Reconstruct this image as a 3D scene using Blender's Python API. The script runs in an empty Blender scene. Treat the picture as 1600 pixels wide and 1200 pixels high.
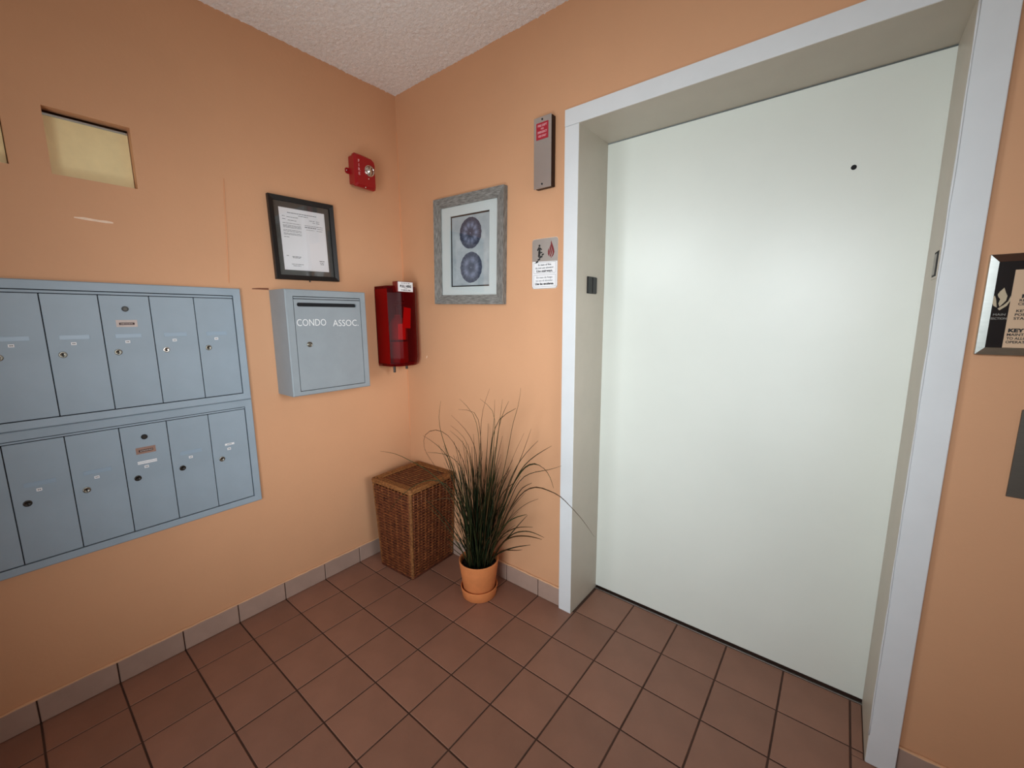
import bpy, bmesh, math, random
from mathutils import Vector, Matrix, noise
random.seed(11)
SC = bpy.context.scene
COL = SC.collection
R = math.radians
PI = math.pi

# ------------------------------------------------------------------ camera
cam_d = bpy.data.cameras.new('camera')
cam = bpy.data.objects.new('camera', cam_d)
COL.objects.link(cam)
cam_d.sensor_width = 36.0
cam_d.lens = 36.0 * 646.1 / 1600.0
cam_d.clip_start = 0.02
_r, _u, _w = Vector((.78241, .62274, -.00579)), Vector((-.09359, .12677, .98751)), Vector((-.61569, .77209, -.15747))
M = Matrix.Identity(4)
for i in range(3):
    M[i][0], M[i][1], M[i][2] = _r[i], _u[i], -_w[i]
M.translation = Vector((2.0547, -1.5556, 1.3763))
cam.matrix_world = M
SC.camera = cam

# ------------------------------------------------------------------ world, lights, exposure
def srgb(r, g, b):
    f = lambda c: c / 12.92 if c <= .04045 else ((c + .055) / 1.055) ** 2.4
    return (f(r / 255), f(g / 255), f(b / 255), 1.0)

world = bpy.data.worlds.new('world')
SC.world = world
world.use_nodes = True
_bg = world.node_tree.nodes['Background']
_bg.inputs[0].default_value = (.86, .94, 1.0, 1)
_bg.inputs[1].default_value = 0.5


def area(name, loc, target, sx, sy, power, color, spread=180):
    d = bpy.data.lights.new(name, 'AREA')
    d.shape = 'RECTANGLE'; d.size = sx; d.size_y = sy; d.energy = power; d.color = color
    d.spread = R(spread)
    o = bpy.data.objects.new(name, d); COL.objects.link(o)
    o.location = loc
    o.rotation_euler = (Vector(target) - Vector(loc)).to_track_quat('-Z', 'Y').to_euler()
    return o
area('corner_fill', (1.72, -2.51, 1.0), (.66, -.05, .9), 1.05, 1.4, 11.8, (.91, .97, 1.0), 80)  # added fill lamp behind the camera, keeps the corner brighter than the edges
area('door_fill', (1.8, -2.50, 1.75), (2.25, .2, 1.3), 1.0, .5, 4.2, (.91, .97, 1.0), 75)  # added fill lamp for the upper right of the door
area('high_door_fill', (.47, -2.51, 1.99), (1.9, .2, 1.15), .62, .46, 3.4, (.91, .97, 1.0), 66)  # added lamp for the door's sheen and its right side
area('left_wall_fill', (3.28, -1.0, 1.6), (0, -.5, 1.1), 1.0, 1.0, 4.2, (.95, .98, 1.0), 48)  # added fill lamp that brightens the left wall
area('ceiling_fill', (1.7, -2.46, .22), (.75, -.75, 2.59), .9, .4, 4.2, (.98, .98, .97), 72)  # added uplight that brightens the ceiling
_p = area('garden_side_portal', (3.29, -1.3, 1.6), (0, -1.3, 1.6), 1.9, 1.3, 1, (1, 1, 1)); _p.data.cycles.is_portal = True

SC.view_settings.view_transform = 'Standard'
SC.view_settings.look = 'None'
SC.view_settings.gamma = 1.0
SC.view_settings.use_curve_mapping = False
SC.view_settings.exposure = -0.2
SC.cycles.use_denoising = True
SC.cycles.max_bounces = 10
SC.cycles.diffuse_bounces = 6
SC.cycles.transparent_max_bounces = 12
SC.cycles.sample_clamp_indirect = 6.0

# ------------------------------------------------------------------ materials
def mat(name, color, rough=.6, metal=0.0, spec=.5, var=0.0, var_scale=6.0, obj_var=0.0,
        bump=0.0, bump_scale=80.0, bump_dist=.002, coat=0.0, stretch=None, dark=None, coords='Object'):
    """principled material with real colour mottling and fine relief"""
    m = bpy.data.materials.new(name); m.use_nodes = True
    nt = m.node_tree; N = nt.nodes; L = nt.links
    b = N['Principled BSDF']
    b.inputs['Base Color'].default_value = color
    b.inputs['Roughness'].default_value = rough
    b.inputs['Metallic'].default_value = metal
    b.inputs['Specular IOR Level'].default_value = spec
    b.inputs['Coat Weight'].default_value = coat
    b.inputs['Coat Roughness'].default_value = .12
    tc = N.new('ShaderNodeTexCoord'); out = tc.outputs[coords]
    if stretch:
        mp = N.new('ShaderNodeMapping'); mp.inputs['Scale'].default_value = stretch
        L.new(out, mp.inputs['Vector']); out = mp.outputs['Vector']
    cur = None
    if var:
        n = N.new('ShaderNodeTexNoise'); n.inputs['Scale'].default_value = var_scale
        n.inputs['Detail'].default_value = 5; n.inputs['Roughness'].default_value = .6
        L.new(out, n.inputs['Vector'])
        mx = N.new('ShaderNodeMix'); mx.data_type = 'RGBA'
        c2 = dark or tuple(c * (1 - var) for c in color[:3]) + (1,)
        c1 = color if dark else tuple(min(1, c * (1 + var)) for c in color[:3]) + (1,)
        rm = N.new('ShaderNodeMapRange'); rm.inputs[1].default_value = .3; rm.inputs[2].default_value = .7
        L.new(n.outputs['Fac'], rm.inputs[0]); L.new(rm.outputs[0], mx.inputs[0])
        mx.inputs[6].default_value = c2; mx.inputs[7].default_value = c1
        cur = mx.outputs[2]
    if obj_var:
        oi = N.new('ShaderNodeObjectInfo'); hs = N.new('ShaderNodeHueSaturation')
        rm = N.new('ShaderNodeMapRange'); rm.inputs[3].default_value = 1 - obj_var; rm.inputs[4].default_value = 1 + obj_var
        L.new(oi.outputs['Random'], rm.inputs[0]); L.new(rm.outputs[0], hs.inputs['Value'])
        if cur: L.new(cur, hs.inputs['Color'])
        else: hs.inputs['Color'].default_value = color
        cur = hs.outputs['Color']
    if cur: L.new(cur, b.inputs['Base Color'])
    if bump:
        n = N.new('ShaderNodeTexNoise'); n.inputs['Scale'].default_value = bump_scale
        n.inputs['Detail'].default_value = 4
        L.new(out, n.inputs['Vector'])
        bp = N.new('ShaderNodeBump'); bp.inputs['Strength'].default_value = bump; bp.inputs['Distance'].default_value = bump_dist
        L.new(n.outputs['Fac'], bp.inputs['Height']); L.new(bp.outputs['Normal'], b.inputs['Normal'])
    return m

def glass_mat(name, tint=(1, 1, 1, 1), rough=.02):
    """thin pane: lets the light through and mirrors by Fresnel"""
    m = bpy.data.materials.new(name); m.use_nodes = True
    nt = m.node_tree; N = nt.nodes; L = nt.links
    N.remove(N['Principled BSDF'])
    t = N.new('ShaderNodeBsdfTransparent'); t.inputs[0].default_value = tint
    g = N.new('ShaderNodeBsdfGlossy'); g.inputs['Roughness'].default_value = rough
    fr = N.new('ShaderNodeFresnel')
    ge = N.new('ShaderNodeNewGeometry'); mi = N.new('ShaderNodeMix'); mi.data_type = 'FLOAT'
    mi.inputs[2].default_value = 1.5; mi.inputs[3].default_value = 1 / 1.5     # same pane seen from either face
    L.new(ge.outputs['Backfacing'], mi.inputs[0]); L.new(mi.outputs[0], fr.inputs[0])
    mx = N.new('ShaderNodeMixShader')
    L.new(fr.outputs[0], mx.inputs[0]); L.new(t.outputs[0], mx.inputs[1]); L.new(g.outputs[0], mx.inputs[2])
    L.new(mx.outputs[0], N['Material Output'].inputs[0])
    return m

MT = {}
MT['wall'] = mat('orange_wall_paint', srgb(210, 160, 122), .6, spec=.35, var=.03, var_scale=2.2, bump=.22, bump_scale=75, bump_dist=.0022)
MT['ceil'] = mat('popcorn_ceiling', srgb(243, 242, 241), .95, spec=.1, var=.08, var_scale=70, bump=.8, bump_scale=140, bump_dist=.006)
MT['white'] = mat('white_trim_paint', srgb(218, 223, 226), .45, var=.025, var_scale=9, bump=.12, bump_scale=30, bump_dist=.002)
MT['jamb'] = mat('cream_jamb_paint', srgb(198, 190, 176), .45, var=.03, var_scale=9, bump=.12, bump_scale=30, bump_dist=.002)
MT['door'] = mat('elevator_door_paint', srgb(224, 230, 223), .33, spec=.5, var=.02, var_scale=3, bump=.10, bump_scale=14, bump_dist=.004)
MT['tile'] = mat('quarry_tile', srgb(148, 108, 90), .48, spec=.4, var=.14, var_scale=3.5, obj_var=.07, bump=.25, bump_scale=220, bump_dist=.001)
MT['base_tile'] = mat('baseboard_tile', srgb(168, 143, 130), .42, spec=.45, var=.08, var_scale=9, obj_var=.05)
MT['grout'] = mat('dark_grout', srgb(74, 50, 40), .9, var=.35, var_scale=5, bump=.4, bump_scale=200)
MT['caulk'] = mat('caulk_line', srgb(222, 176, 136), .7, var=.06, var_scale=25)
MT['mail'] = mat('grey_blue_enamel', srgb(149, 166, 179), .42, spec=.45, var=.05, var_scale=7, obj_var=.02, bump=.06, bump_scale=300, bump_dist=.0006)
MT['condo'] = mat('grey_enamel', srgb(144, 155, 162), .45, spec=.4, var=.05, var_scale=10, bump=.06, bump_scale=300, bump_dist=.0006)
MT['gap'] = mat('dark_gap', srgb(20, 22, 26), .9)
MT['black'] = mat('shadow_line_black', srgb(14, 13, 13), .4, spec=.4)
MT['black_wood'] = mat('black_frame_wood', srgb(19, 16, 16), .38, spec=.45)
MT['lock'] = mat('nickel_lock', srgb(150, 148, 138), .3, metal=1, var=.2, var_scale=60)
MT['lock_dark'] = mat('dark_lock', srgb(62, 60, 56), .35, metal=.8)
MT['bright_lock'] = mat('bright_lock', srgb(214, 212, 206), .22, metal=1)
MT['sticker'] = mat('painted_reflection_white', srgb(235, 236, 238), .55)
MT['ink'] = mat('grey_ink', srgb(96, 100, 104), .7)
MT['black_ink'] = mat('black_ink', srgb(24, 22, 22), .6)
MT['decal'] = mat('beige_decal', srgb(196, 182, 176), .5, var=.06, var_scale=60)
MT['decal_brown'] = mat('brown_decal', srgb(150, 118, 104), .5, var=.1, var_scale=60)
MT['decal_ink'] = mat('maroon_ink', srgb(52, 24, 26), .6)
MT['slot_plastic'] = mat('name_slot_plastic', srgb(150, 171, 188), .3, spec=.5)
MT['engrave'] = mat('engraved_white', srgb(232, 236, 238), .5)
MT['mat_black'] = mat('dark_mat_board', srgb(60, 60, 58), .7, var=.08, var_scale=18)
MT['paper'] = mat('white_paper', srgb(226, 228, 232), .75, var=.02, var_scale=14)
MT['glass'] = glass_mat('clear_glass')
MT['mat_white'] = mat('white_mat_board', srgb(204, 216, 217), .8, bump=.1, bump_scale=300)
MT['grey_wood'] = mat('weathered_grey_wood', srgb(150, 150, 146), .7, var=.3, var_scale=16, stretch=(2, 14, 14), dark=srgb(84, 82, 78), bump=.3, bump_scale=20, bump_dist=.002)
MT['grey_wood_v'] = mat('weathered_grey_wood_upright', srgb(150, 150, 146), .7, var=.3, var_scale=16, stretch=(14, 2, 14), dark=srgb(84, 82, 78), bump=.3, bump_scale=20, bump_dist=.002)
MT['print_bg'] = mat('art_print_paper', srgb(184, 196, 200), .7, var=.12, var_scale=12, dark=srgb(150, 164, 172))
MT['steel'] = mat('brushed_steel', srgb(196, 191, 187), .26, metal=.75, var=.06, var_scale=40, stretch=(1, 12, 1))
MT['steel_dull'] = mat('dull_steel', srgb(196, 200, 196), .24, metal=1, var=.08, var_scale=30, stretch=(1, 14, 1))
MT['plate_steel'] = mat('dark_plate_steel', srgb(112, 110, 103), .4, metal=.8, var=.06, var_scale=30, stretch=(1, 14, 1))
MT['red_lit'] = mat('lit_red_side', srgb(214, 12, 18), .5)  # red with the light passing through the cabinet side put into it
MT['inside'] = mat('dark_cabinet_inside', srgb(52, 6, 8), .7)
MT['steel_sign'] = mat('satin_sign_metal', srgb(182, 178, 174), .3, metal=.6, var=.03, var_scale=30)
MT['dark_side'] = mat('dark_box_side', srgb(50, 34, 30), .5, metal=.6)
MT['red'] = mat('red_enamel', srgb(152, 10, 22), .33, spec=.5, coat=.3)
MT['red_dark'] = mat('red_plate', srgb(170, 20, 44), .5)
MT['flame_red'] = mat('dark_red_ink', srgb(118, 26, 32), .5)
MT['red_hull'] = mat('red_plastic_back', srgb(112, 6, 12), .35, coat=.3)
MT['red_tag'] = mat('bright_red_tag', srgb(255, 40, 24), .5)
MT['white_ink'] = mat('white_ink', srgb(226, 222, 220), .5)
MT['pink_ink'] = mat('pale_pink_ink', srgb(222, 170, 176), .5)
MT['chrome'] = mat('chrome_reflector', srgb(225, 222, 216), .12, metal=1)
MT['terracotta'] = mat('terracotta', srgb(206, 127, 76), .75, spec=.3, var=.09, var_scale=14, bump=.2, bump_scale=90, bump_dist=.001)
MT['soil'] = mat('dark_soil', srgb(24, 19, 16), .95, bump=1, bump_scale=60, bump_dist=.01)
MT['cream'] = mat('cream_niche_paint', srgb(240, 221, 168), .5, var=.05, var_scale=16)
MT['chip'] = mat('bare_plaster', srgb(240, 214, 190), .85, var=.08, var_scale=60)
MT['scar'] = mat('brown_scar', srgb(122, 72, 48), .8)
MT['crack'] = mat('ridge_paint', srgb(222, 162, 118), .6)
MT['sill'] = mat('aluminium_sill', srgb(170, 164, 160), .35, metal=1, var=.1, var_scale=60)
MT['black_panel'] = mat('black_sign_panel', srgb(22, 24, 26), .18, spec=.6)
MT['tan_panel'] = mat('tan_sign_panel', srgb(206, 176, 146), .35, spec=.5)
MT['tan_ink'] = mat('tan_ink', srgb(186, 170, 142), .4)
MT['dim_ink'] = mat('dim_grey_ink', srgb(150, 146, 138), .5)
MT['pin'] = mat('dark_metal_pin', srgb(70, 66, 64), .4, metal=.7)
MT['lawn'] = mat('lawn', srgb(80, 110, 60), .95, var=.3, var_scale=3)
MT['wicker'] = mat('brown_wicker', srgb(150, 90, 50), .55, spec=.35, var=.4, var_scale=38, dark=srgb(84, 40, 20), bump=.3, bump_scale=200)
MT['wicker_dark'] = mat('dark_wicker', srgb(112, 58, 36), .6, spec=.3, var=.4, var_scale=46, dark=srgb(50, 20, 12))
MT['wicker_light'] = mat('tan_wicker', srgb(168, 116, 66), .55, spec=.35, var=.3, var_scale=90, dark=srgb(104, 60, 32))
MT['wicker_lid'] = mat('olive_wicker', srgb(140, 94, 54), .6, spec=.3, var=.4, var_scale=40, dark=srgb(84, 44, 24))
MT['grass'] = mat('grass_blade', srgb(54, 57, 29), .6, spec=.22, obj_var=.35, var=.2, var_scale=20)
MT['grass_dark'] = mat('dark_grass_blade', srgb(29, 41, 22), .55, spec=.22, obj_var=.35)
MT['grass_brown'] = mat('brown_green_blade', srgb(76, 56, 32), .6, spec=.22, obj_var=.25)

def red_cover_mat():
    m = bpy.data.materials.new('red_tinted_cover'); m.use_nodes = True
    nt = m.node_tree; N = nt.nodes; L = nt.links
    N.remove(N['Principled BSDF'])
    t = N.new('ShaderNodeBsdfTransparent'); t.inputs[0].default_value = (.66, .010, .012, 1)
    d = N.new('ShaderNodeBsdfDiffuse'); d.inputs[0].default_value = (.16, .002, .004, 1)
    g = N.new('ShaderNodeBsdfGlossy'); g.inputs['Roughness'].default_value = .3
    fr = N.new('ShaderNodeFresnel')
    ge = N.new('ShaderNodeNewGeometry'); mi = N.new('ShaderNodeMix'); mi.data_type = 'FLOAT'
    mi.inputs[2].default_value = 1.18; mi.inputs[3].default_value = 1 / 1.18
    L.new(ge.outputs['Backfacing'], mi.inputs[0]); L.new(mi.outputs[0], fr.inputs[0])
    m1 = N.new('ShaderNodeMixShader'); m1.inputs[0].default_value = .22
    m2 = N.new('ShaderNodeMixShader')
    L.new(t.outputs[0], m1.inputs[1]); L.new(d.outputs[0], m1.inputs[2])
    L.new(fr.outputs[0], m2.inputs[0]); L.new(m1.outputs[0], m2.inputs[1]); L.new(g.outputs[0], m2.inputs[2])
    L.new(m2.outputs[0], N['Material Output'].inputs[0])
    return m
MT['red_cover'] = red_cover_mat()

def urchin_mat(name, ca, cb, petals):
    """blue-grey sea urchin print: rings and rays in the disc's own coordinates"""
    m = bpy.data.materials.new(name); m.use_nodes = True
    nt = m.node_tree; N = nt.nodes; L = nt.links
    b = N['Principled BSDF']; b.inputs['Roughness'].default_value = .7
    tc = N.new('ShaderNodeTexCoord'); sx = N.new('ShaderNodeSeparateXYZ'); L.new(tc.outputs['Object'], sx.inputs[0])
    def mth(op, a=None, bb=None):
        n = N.new('ShaderNodeMath'); n.operation = op
        for k, v in ((0, a), (1, bb)):
            if v is None: continue
            if isinstance(v, (int, float)): n.inputs[k].default_value = v
            else: L.new(v, n.inputs[k])
        return n.outputs[0]
    x, y = sx.outputs[0], sx.outputs[1]
    rr = mth('DIVIDE', mth('SQRT', mth('ADD', mth('MULTIPLY', x, x), mth('MULTIPLY', y, y))), .075)
    an = mth('ARCTAN2', y, x)
    ray = mth('ADD', mth('MULTIPLY', mth('COSINE', mth('MULTIPLY', an, petals)), .5), .5)
    fine = mth('ADD', mth('MULTIPLY', mth('COSINE', mth('MULTIPLY', an, petals * 4)), .5), .5)
    bump = mth('SUBTRACT', 1.0, mth('ABSOLUTE', mth('MULTIPLY', mth('SUBTRACT', rr, .52), 3.4)))
    bump = mth('MAXIMUM', bump, 0.0)
    v = mth('ADD', mth('MULTIPLY', bump, mth('ADD', mth('MULTIPLY', ray, .5), .35)), mth('MULTIPLY', fine, .14))
    v = mth('ADD', v, mth('MULTIPLY', mth('GREATER_THAN', .045, rr), .7))
    ns = N.new('ShaderNodeTexNoise'); ns.inputs['Scale'].default_value = 90; L.new(tc.outputs['Object'], ns.inputs['Vector'])
    v = mth('ADD', v, mth('MULTIPLY', mth('SUBTRACT', ns.outputs['Fac'], .5), .5))
    mx = N.new('ShaderNodeMix'); mx.data_type = 'RGBA'
    L.new(v, mx.inputs[0]); mx.inputs[6].default_value = ca; mx.inputs[7].default_value = cb
    L.new(mx.outputs[2], b.inputs['Base Color'])
    return m
MT['urchin_a'] = urchin_mat('blue_urchin_print', srgb(40, 50, 70), srgb(132, 144, 172), 10)
MT['urchin_b'] = urchin_mat('slate_urchin_print', srgb(52, 62, 82), srgb(128, 140, 166), 5)

# ------------------------------------------------------------------ mesh helpers
def box(bm, x0, x1, y0, y1, z0, z1, bev=0.0, seg=1):
    mtx = Matrix.Translation(((x0 + x1) / 2, (y0 + y1) / 2, (z0 + z1) / 2)) @ Matrix.Diagonal((abs(x1 - x0), abs(y1 - y0), abs(z1 - z0), 1))
    r = bmesh.ops.create_cube(bm, size=1.0, matrix=mtx)
    if bev:
        es = list({e for v in r['verts'] for e in v.link_edges})
        bmesh.ops.bevel(bm, geom=es, offset=bev, segments=seg, affect='EDGES', profile=.5)

def cyl(bm, c, r, h, n=20, r2=None, axis='Z', cap=True):
    mt_ = Matrix.Translation(c)
    if axis == 'X': mt_ = mt_ @ Matrix.Rotation(R(90), 4, 'Y')
    if axis == 'Y': mt_ = mt_ @ Matrix.Rotation(R(90), 4, 'X')
    bmesh.ops.create_cone(bm, cap_ends=cap, segments=n, radius1=r, radius2=r if r2 is None else r2, depth=h, matrix=mt_)

def lathe(bm, prof, n=40, c=(0, 0, 0), closed=False):
    rings = []
    for (r, z) in prof:
        if r < 1e-6: rings.append([bm.verts.new((c[0], c[1], c[2] + z))])
        else: rings.append([bm.verts.new((c[0] + r * math.cos(2 * PI * k / n), c[1] + r * math.sin(2 * PI * k / n), c[2] + z)) for k in range(n)])
    for a, b in zip(rings, rings[1:]):
        for k in range(n):
            k2 = (k + 1) % n
            if len(a) == 1 and len(b) == 1: continue
            if len(a) == 1: bm.faces.new((a[0], b[k2], b[k]))
            elif len(b) == 1: bm.faces.new((a[k], a[k2], b[0]))
            else: bm.faces.new((a[k], a[k2], b[k2], b[k]))

def prism(bm, pts, z0, z1):
    """closed outline in local x,y extruded along local z"""
    a = [bm.verts.new((x, y, z0)) for x, y in pts]; b = [bm.verts.new((x, y, z1)) for x, y in pts]
    n = len(pts)
    bm.faces.new(list(reversed(a))); bm.faces.new(b)
    for k in range(n): bm.faces.new((a[k], a[(k + 1) % n], b[(k + 1) % n], b[k]))

def tube(bm, pts, rad, n=4, cap=True, closed=False):
    pts = [Vector(p) for p in pts]; m = len(pts)
    rs = rad if isinstance(rad, (list, tuple)) else [rad] * m
    rings = []; ref = None
    for i, p in enumerate(pts):
        if closed: t = pts[(i + 1) % m] - pts[i - 1]
        else: t = pts[min(i + 1, m - 1)] - pts[max(i - 1, 0)]
        t.normalize()
        if ref is None: ref = t.orthogonal().normalized()
        ref = ref - t * ref.dot(t)
        ref = ref.normalized() if ref.length > 1e-6 else t.orthogonal().normalized()
        s = t.cross(ref)
        rings.append([bm.verts.new(p + rs[i] * (ref * math.cos(2 * PI * k / n) + s * math.sin(2 * PI * k / n))) for k in range(n)])
    prs = list(zip(rings, rings[1:])) + ([(rings[-1], rings[0])] if closed else [])
    for a, b in prs:
        for k in range(n): bm.faces.new((a[k], a[(k + 1) % n], b[(k + 1) % n], b[k]))
    if cap and not closed:
        bm.faces.new(list(reversed(rings[0]))); bm.faces.new(rings[-1])

def frame(bm, w, h, t, z0, z1, bev=.0, slope=0.0):
    """mitred rectangular frame centred on the origin; the face slopes back inward by slope"""
    o = [(-w / 2, -h / 2), (w / 2, -h / 2), (w / 2, h / 2), (-w / 2, h / 2)]
    q = [(-w / 2 + t, -h / 2 + t), (w / 2 - t, -h / 2 + t), (w / 2 - t, h / 2 - t), (-w / 2 + t, h / 2 - t)]
    s = bev
    oo = [(x + (s if x < 0 else -s), y + (s if y < 0 else -s)) for x, y in o]
    L = [[bm.verts.new((x, y, z0)) for x, y in o], [bm.verts.new((x, y, z1 - s)) for x, y in o],
         [bm.verts.new((x, y, z1)) for x, y in oo], [bm.verts.new((x, y, z1 - slope)) for x, y in q],
         [bm.verts.new((x, y, z0)) for x, y in q]]
    for A, B in list(zip(L, L[1:])) + [(L[-1], L[0])]:
        for k in range(4): bm.faces.new((A[k], A[(k + 1) % 4], B[(k + 1) % 4], B[k]))

def mesh(name, bm, m, smooth=False):
    bmesh.ops.recalc_face_normals(bm, faces=bm.faces)
    me = bpy.data.meshes.new(name); bm.to_mesh(me); bm.free()
    if m is not None:
        for mm in (m if isinstance(m, list) else [m]): me.materials.append(MT[mm] if isinstance(mm, str) else mm)
    if smooth:
        for p in me.polygons: p.use_smooth = True
    return me

def put(name, me, parent=None, loc=(0, 0, 0), rot=(0, 0, 0)):
    o = bpy.data.objects.new(name, me); COL.objects.link(o)
    o.parent = parent; o.location = loc; o.rotation_euler = rot
    return o

def obj(name, bm, m, parent=None, smooth=False, loc=(0, 0, 0), rot=(0, 0, 0)):
    return put(name, mesh(name, bm, m, smooth), parent, loc, rot)

def part_box(name, m, parent, x0, x1, y0, y1, z0, z1, bev=0.0, seg=1, loc=(0, 0, 0)):
    bm = bmesh.new(); box(bm, x0, x1, y0, y1, z0, z1, bev, seg); return obj(name, bm, m, parent, loc=loc)

def struct(o): o['kind'] = 'structure'; return o

def thing(name, label, cat, matrix=None, group=None):
    o = bpy.data.objects.new(name, None); COL.objects.link(o)
    o.empty_display_size = .05
    if matrix is not None: o.matrix_world = matrix
    o['label'] = label; o['category'] = cat
    if group: o['group'] = group
    return o

def on_left(y, z, roll=0.0, x=0.0):      # local x runs along +y, local y up, local z out of the left wall
    m = Matrix(((0, 0, 1, x), (1, 0, 0, y), (0, 1, 0, z), (0, 0, 0, 1)))
    return m @ Matrix.Rotation(R(roll), 4, 'Z')

def on_back(x, z, roll=0.0, y=0.0):      # local x along +x, local y up, local z out of the elevator wall
    m = Matrix(((1, 0, 0, x), (0, 0, -1, y), (0, 1, 0, z), (0, 0, 0, 1)))
    return m @ Matrix.Rotation(R(roll), 4, 'Z')

def lettering(name, text, size, m, parent, loc, width=None, depth=.0004, align='CENTER', bold=0.0, spacing=1.0):
    """flat printed or engraved words as a mesh in the parent's x,y plane; width squeezes the words to fit"""
    c = bpy.data.curves.new(name, 'FONT'); c.body = text; c.size = size; c.align_x = align; c.align_y = 'CENTER'
    c.extrude = depth / 2; c.offset = bold; c.resolution_u = 3; c.space_character = spacing
    tmp = bpy.data.objects.new('tmp', c); COL.objects.link(tmp)
    bpy.context.view_layer.update()
    me = bpy.data.meshes.new_from_object(tmp.evaluated_get(bpy.context.evaluated_depsgraph_get()))
    bpy.data.objects.remove(tmp); bpy.data.curves.remove(c)
    me.name = name; me.materials.clear(); me.materials.append(MT[m])
    if width and len(me.vertices):
        xs = [v.co.x for v in me.vertices]; k = width / max(1e-6, max(xs) - min(xs))
        for v in me.vertices: v.co.x *= k
    return put(name, me, parent, loc)

# ------------------------------------------------------------------ the room shell
H = 2.589; XR = 3.3; YR = -2.55; YL = -2.55
def wall_grid(bm, us, vs, holes, f):
    for a, b in zip(us, us[1:]):
        for c, d in zip(vs, vs[1:]):
            if any(h[0] - 1e-6 <= a and b <= h[1] + 1e-6 and h[2] - 1e-6 <= c and d <= h[3] + 1e-6 for h in holes): continue
            f(bm, a, b, c, d)
# left wall with its two small niches
N1 = (-1.363, -1.152, 1.847, 2.052); N2 = (-1.662, -1.451, 1.853, 2.052)
bm = bmesh.new()
ND = .036
def quad(bm, *p): bm.faces.new([bm.verts.new(q) for q in p])
wall_grid(bm, [YL, N2[0], N2[1], N1[0], N1[1], 0], [0, N1[2], N2[2], N1[3], H], [N1, (N2[0], N2[1], N2[2], N2[3])],
          lambda bm, a, b, c, d: quad(bm, (0, a, c), (0, b, c), (0, b, d), (0, a, d)))
quad(bm, (-.16, YL, 0), (-.16, 0, 0), (-.16, 0, H), (-.16, YL, H)); quad(bm, (-.16, YL, 0), (0, YL, 0), (0, YL, H), (-.16, YL, H))
for n in (N1, N2):
    a, b, c, d = n
    for p in (((0, a, c), (0, b, c)), ((0, b, c), (0, b, d)), ((0, b, d), (0, a, d)), ((0, a, d), (0, a, c))):
        quad(bm, p[0], p[1], (-ND - .01, p[1][1], p[1][2]), (-ND - .01, p[0][1], p[0][2]))
wall_left = struct(obj('wall_left', bm, 'wall'))
for k, n in enumerate((N1, N2)):
    w = struct(part_box('window_%d' % (k + 1), 'cream', None, -ND - .012, -ND, n[0] + .002, n[1] - .002, n[2] + .002, n[3] - .012))
    part_box('top_strip', 'steel_dull', w, -ND - .012, -ND + .003, n[0] + .002, n[1] - .002, n[3] - .018, n[3] - .011)
# paint damage on the left wall
def ribbon(name, pts, wd, m, parent, frame_m, t=.0012):
    bm = bmesh.new()
    for (x0, y0, w0), (x1, y1, w1) in zip(pts, pts[1:]):
        d = Vector((x1 - x0, y1 - y0)).normalized(); n = Vector((-d.y, d.x))
        pr = [(x0 + n.x * w0 * wd, y0 + n.y * w0 * wd), (x0 - n.x * w0 * wd, y0 - n.y * w0 * wd), (x1 - n.x * w1 * wd, y1 - n.y * w1 * wd), (x1 + n.x * w1 * wd, y1 + n.y * w1 * wd)]
        prism(bm, pr, 0, t)
    me = mesh(name, bm, m); me.transform(frame_m)
    return put(name, me, parent)
IDL = on_left(0, 0)
ribbon('paint_scrape', [(-1.329, 1.7185, .4), (-1.305, 1.7185, 1), (-1.27, 1.7165, .8), (-1.25, 1.7165, 1), (-1.233, 1.716, .5)], .0042, 'chip', wall_left, IDL)
ribbon('paint_crack', [(-.874, 1.95, .3), (-.878, 1.897, 1), (-.882, 1.82, 1), (-.884, 1.77, 1.3), (-.889, 1.68, 1), (-.893, 1.6, 1.2), (-.897, 1.53, .5)], .0013, 'crack', wall_left, IDL, .003)
ribbon('old_outline', [(-.81, 1.5105, .5), (-.78, 1.512, 1), (-.742, 1.5125, 1.2)], .0035, 'scar', wall_left, IDL)

# elevator wall
DX0, DX1, DZ = 1.108, 2.300, 2.190
bm = bmesh.new()
box(bm, -.16, DX0, 0, .34, 0, H); box(bm, DX1, XR + .16, 0, .34, 0, H); box(bm, DX0, DX1, 0, .34, DZ, H)
wall_back = struct(obj('wall_back', bm, 'wall'))
bm = bmesh.new()
prism(bm, [(.183, 1.150), (.188, 1.153), (.1895, 1.158), (.192, 1.164), (.189, 1.165), (.185, 1.157)], 0, .002)
me = mesh('paint_chip', bm, 'chip'); me.transform(on_back(0, 0)); put('paint_chip', me, wall_back)
bm = bmesh.new()
ribbon('corner_ridge', [(.003, .66, .6), (.0035, 1.0, 1), (.003, 1.35, 1.1), (.003, 1.7, 1), (.0045, 1.98, 1.6), (.003, 2.12, .8), (.003, 2.4, .6)], .0028, 'crack', wall_back, on_back(0, 0), .002)
bm.free()
bm = bmesh.new()
SO = (-2.25, -.35, .95, 2.25)                      # open side of the lobby towards the garden
wall_grid(bm, [YR, SO[0], SO[1], .34], [0, SO[2], SO[3], H], [SO], lambda bm, a, b, c, d: box(bm, XR, XR + .16, a, b, c, d))
wall_right = struct(obj('wall_right', bm, 'wall'))
# wall behind the photographer with openings placed for the added lamps
bm = bmesh.new()
ENT = (1.15, 2.45, .0, 2.15); CLR = (.12, .82, 1.72, 2.26)          # entrance opening and high side opening, placed to fit the added lamps
wall_grid(bm, [-.16, CLR[0], CLR[1], ENT[0], ENT[1], XR + .16], [0, CLR[2], ENT[3], CLR[3], H],
          [ENT, (CLR[0], CLR[1], CLR[2], CLR[3])], lambda bm, a, b, c, d: box(bm, a, b, YR - .16, YR, c, d))
wall_front = struct(obj('wall_front', bm, 'wall'))

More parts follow.
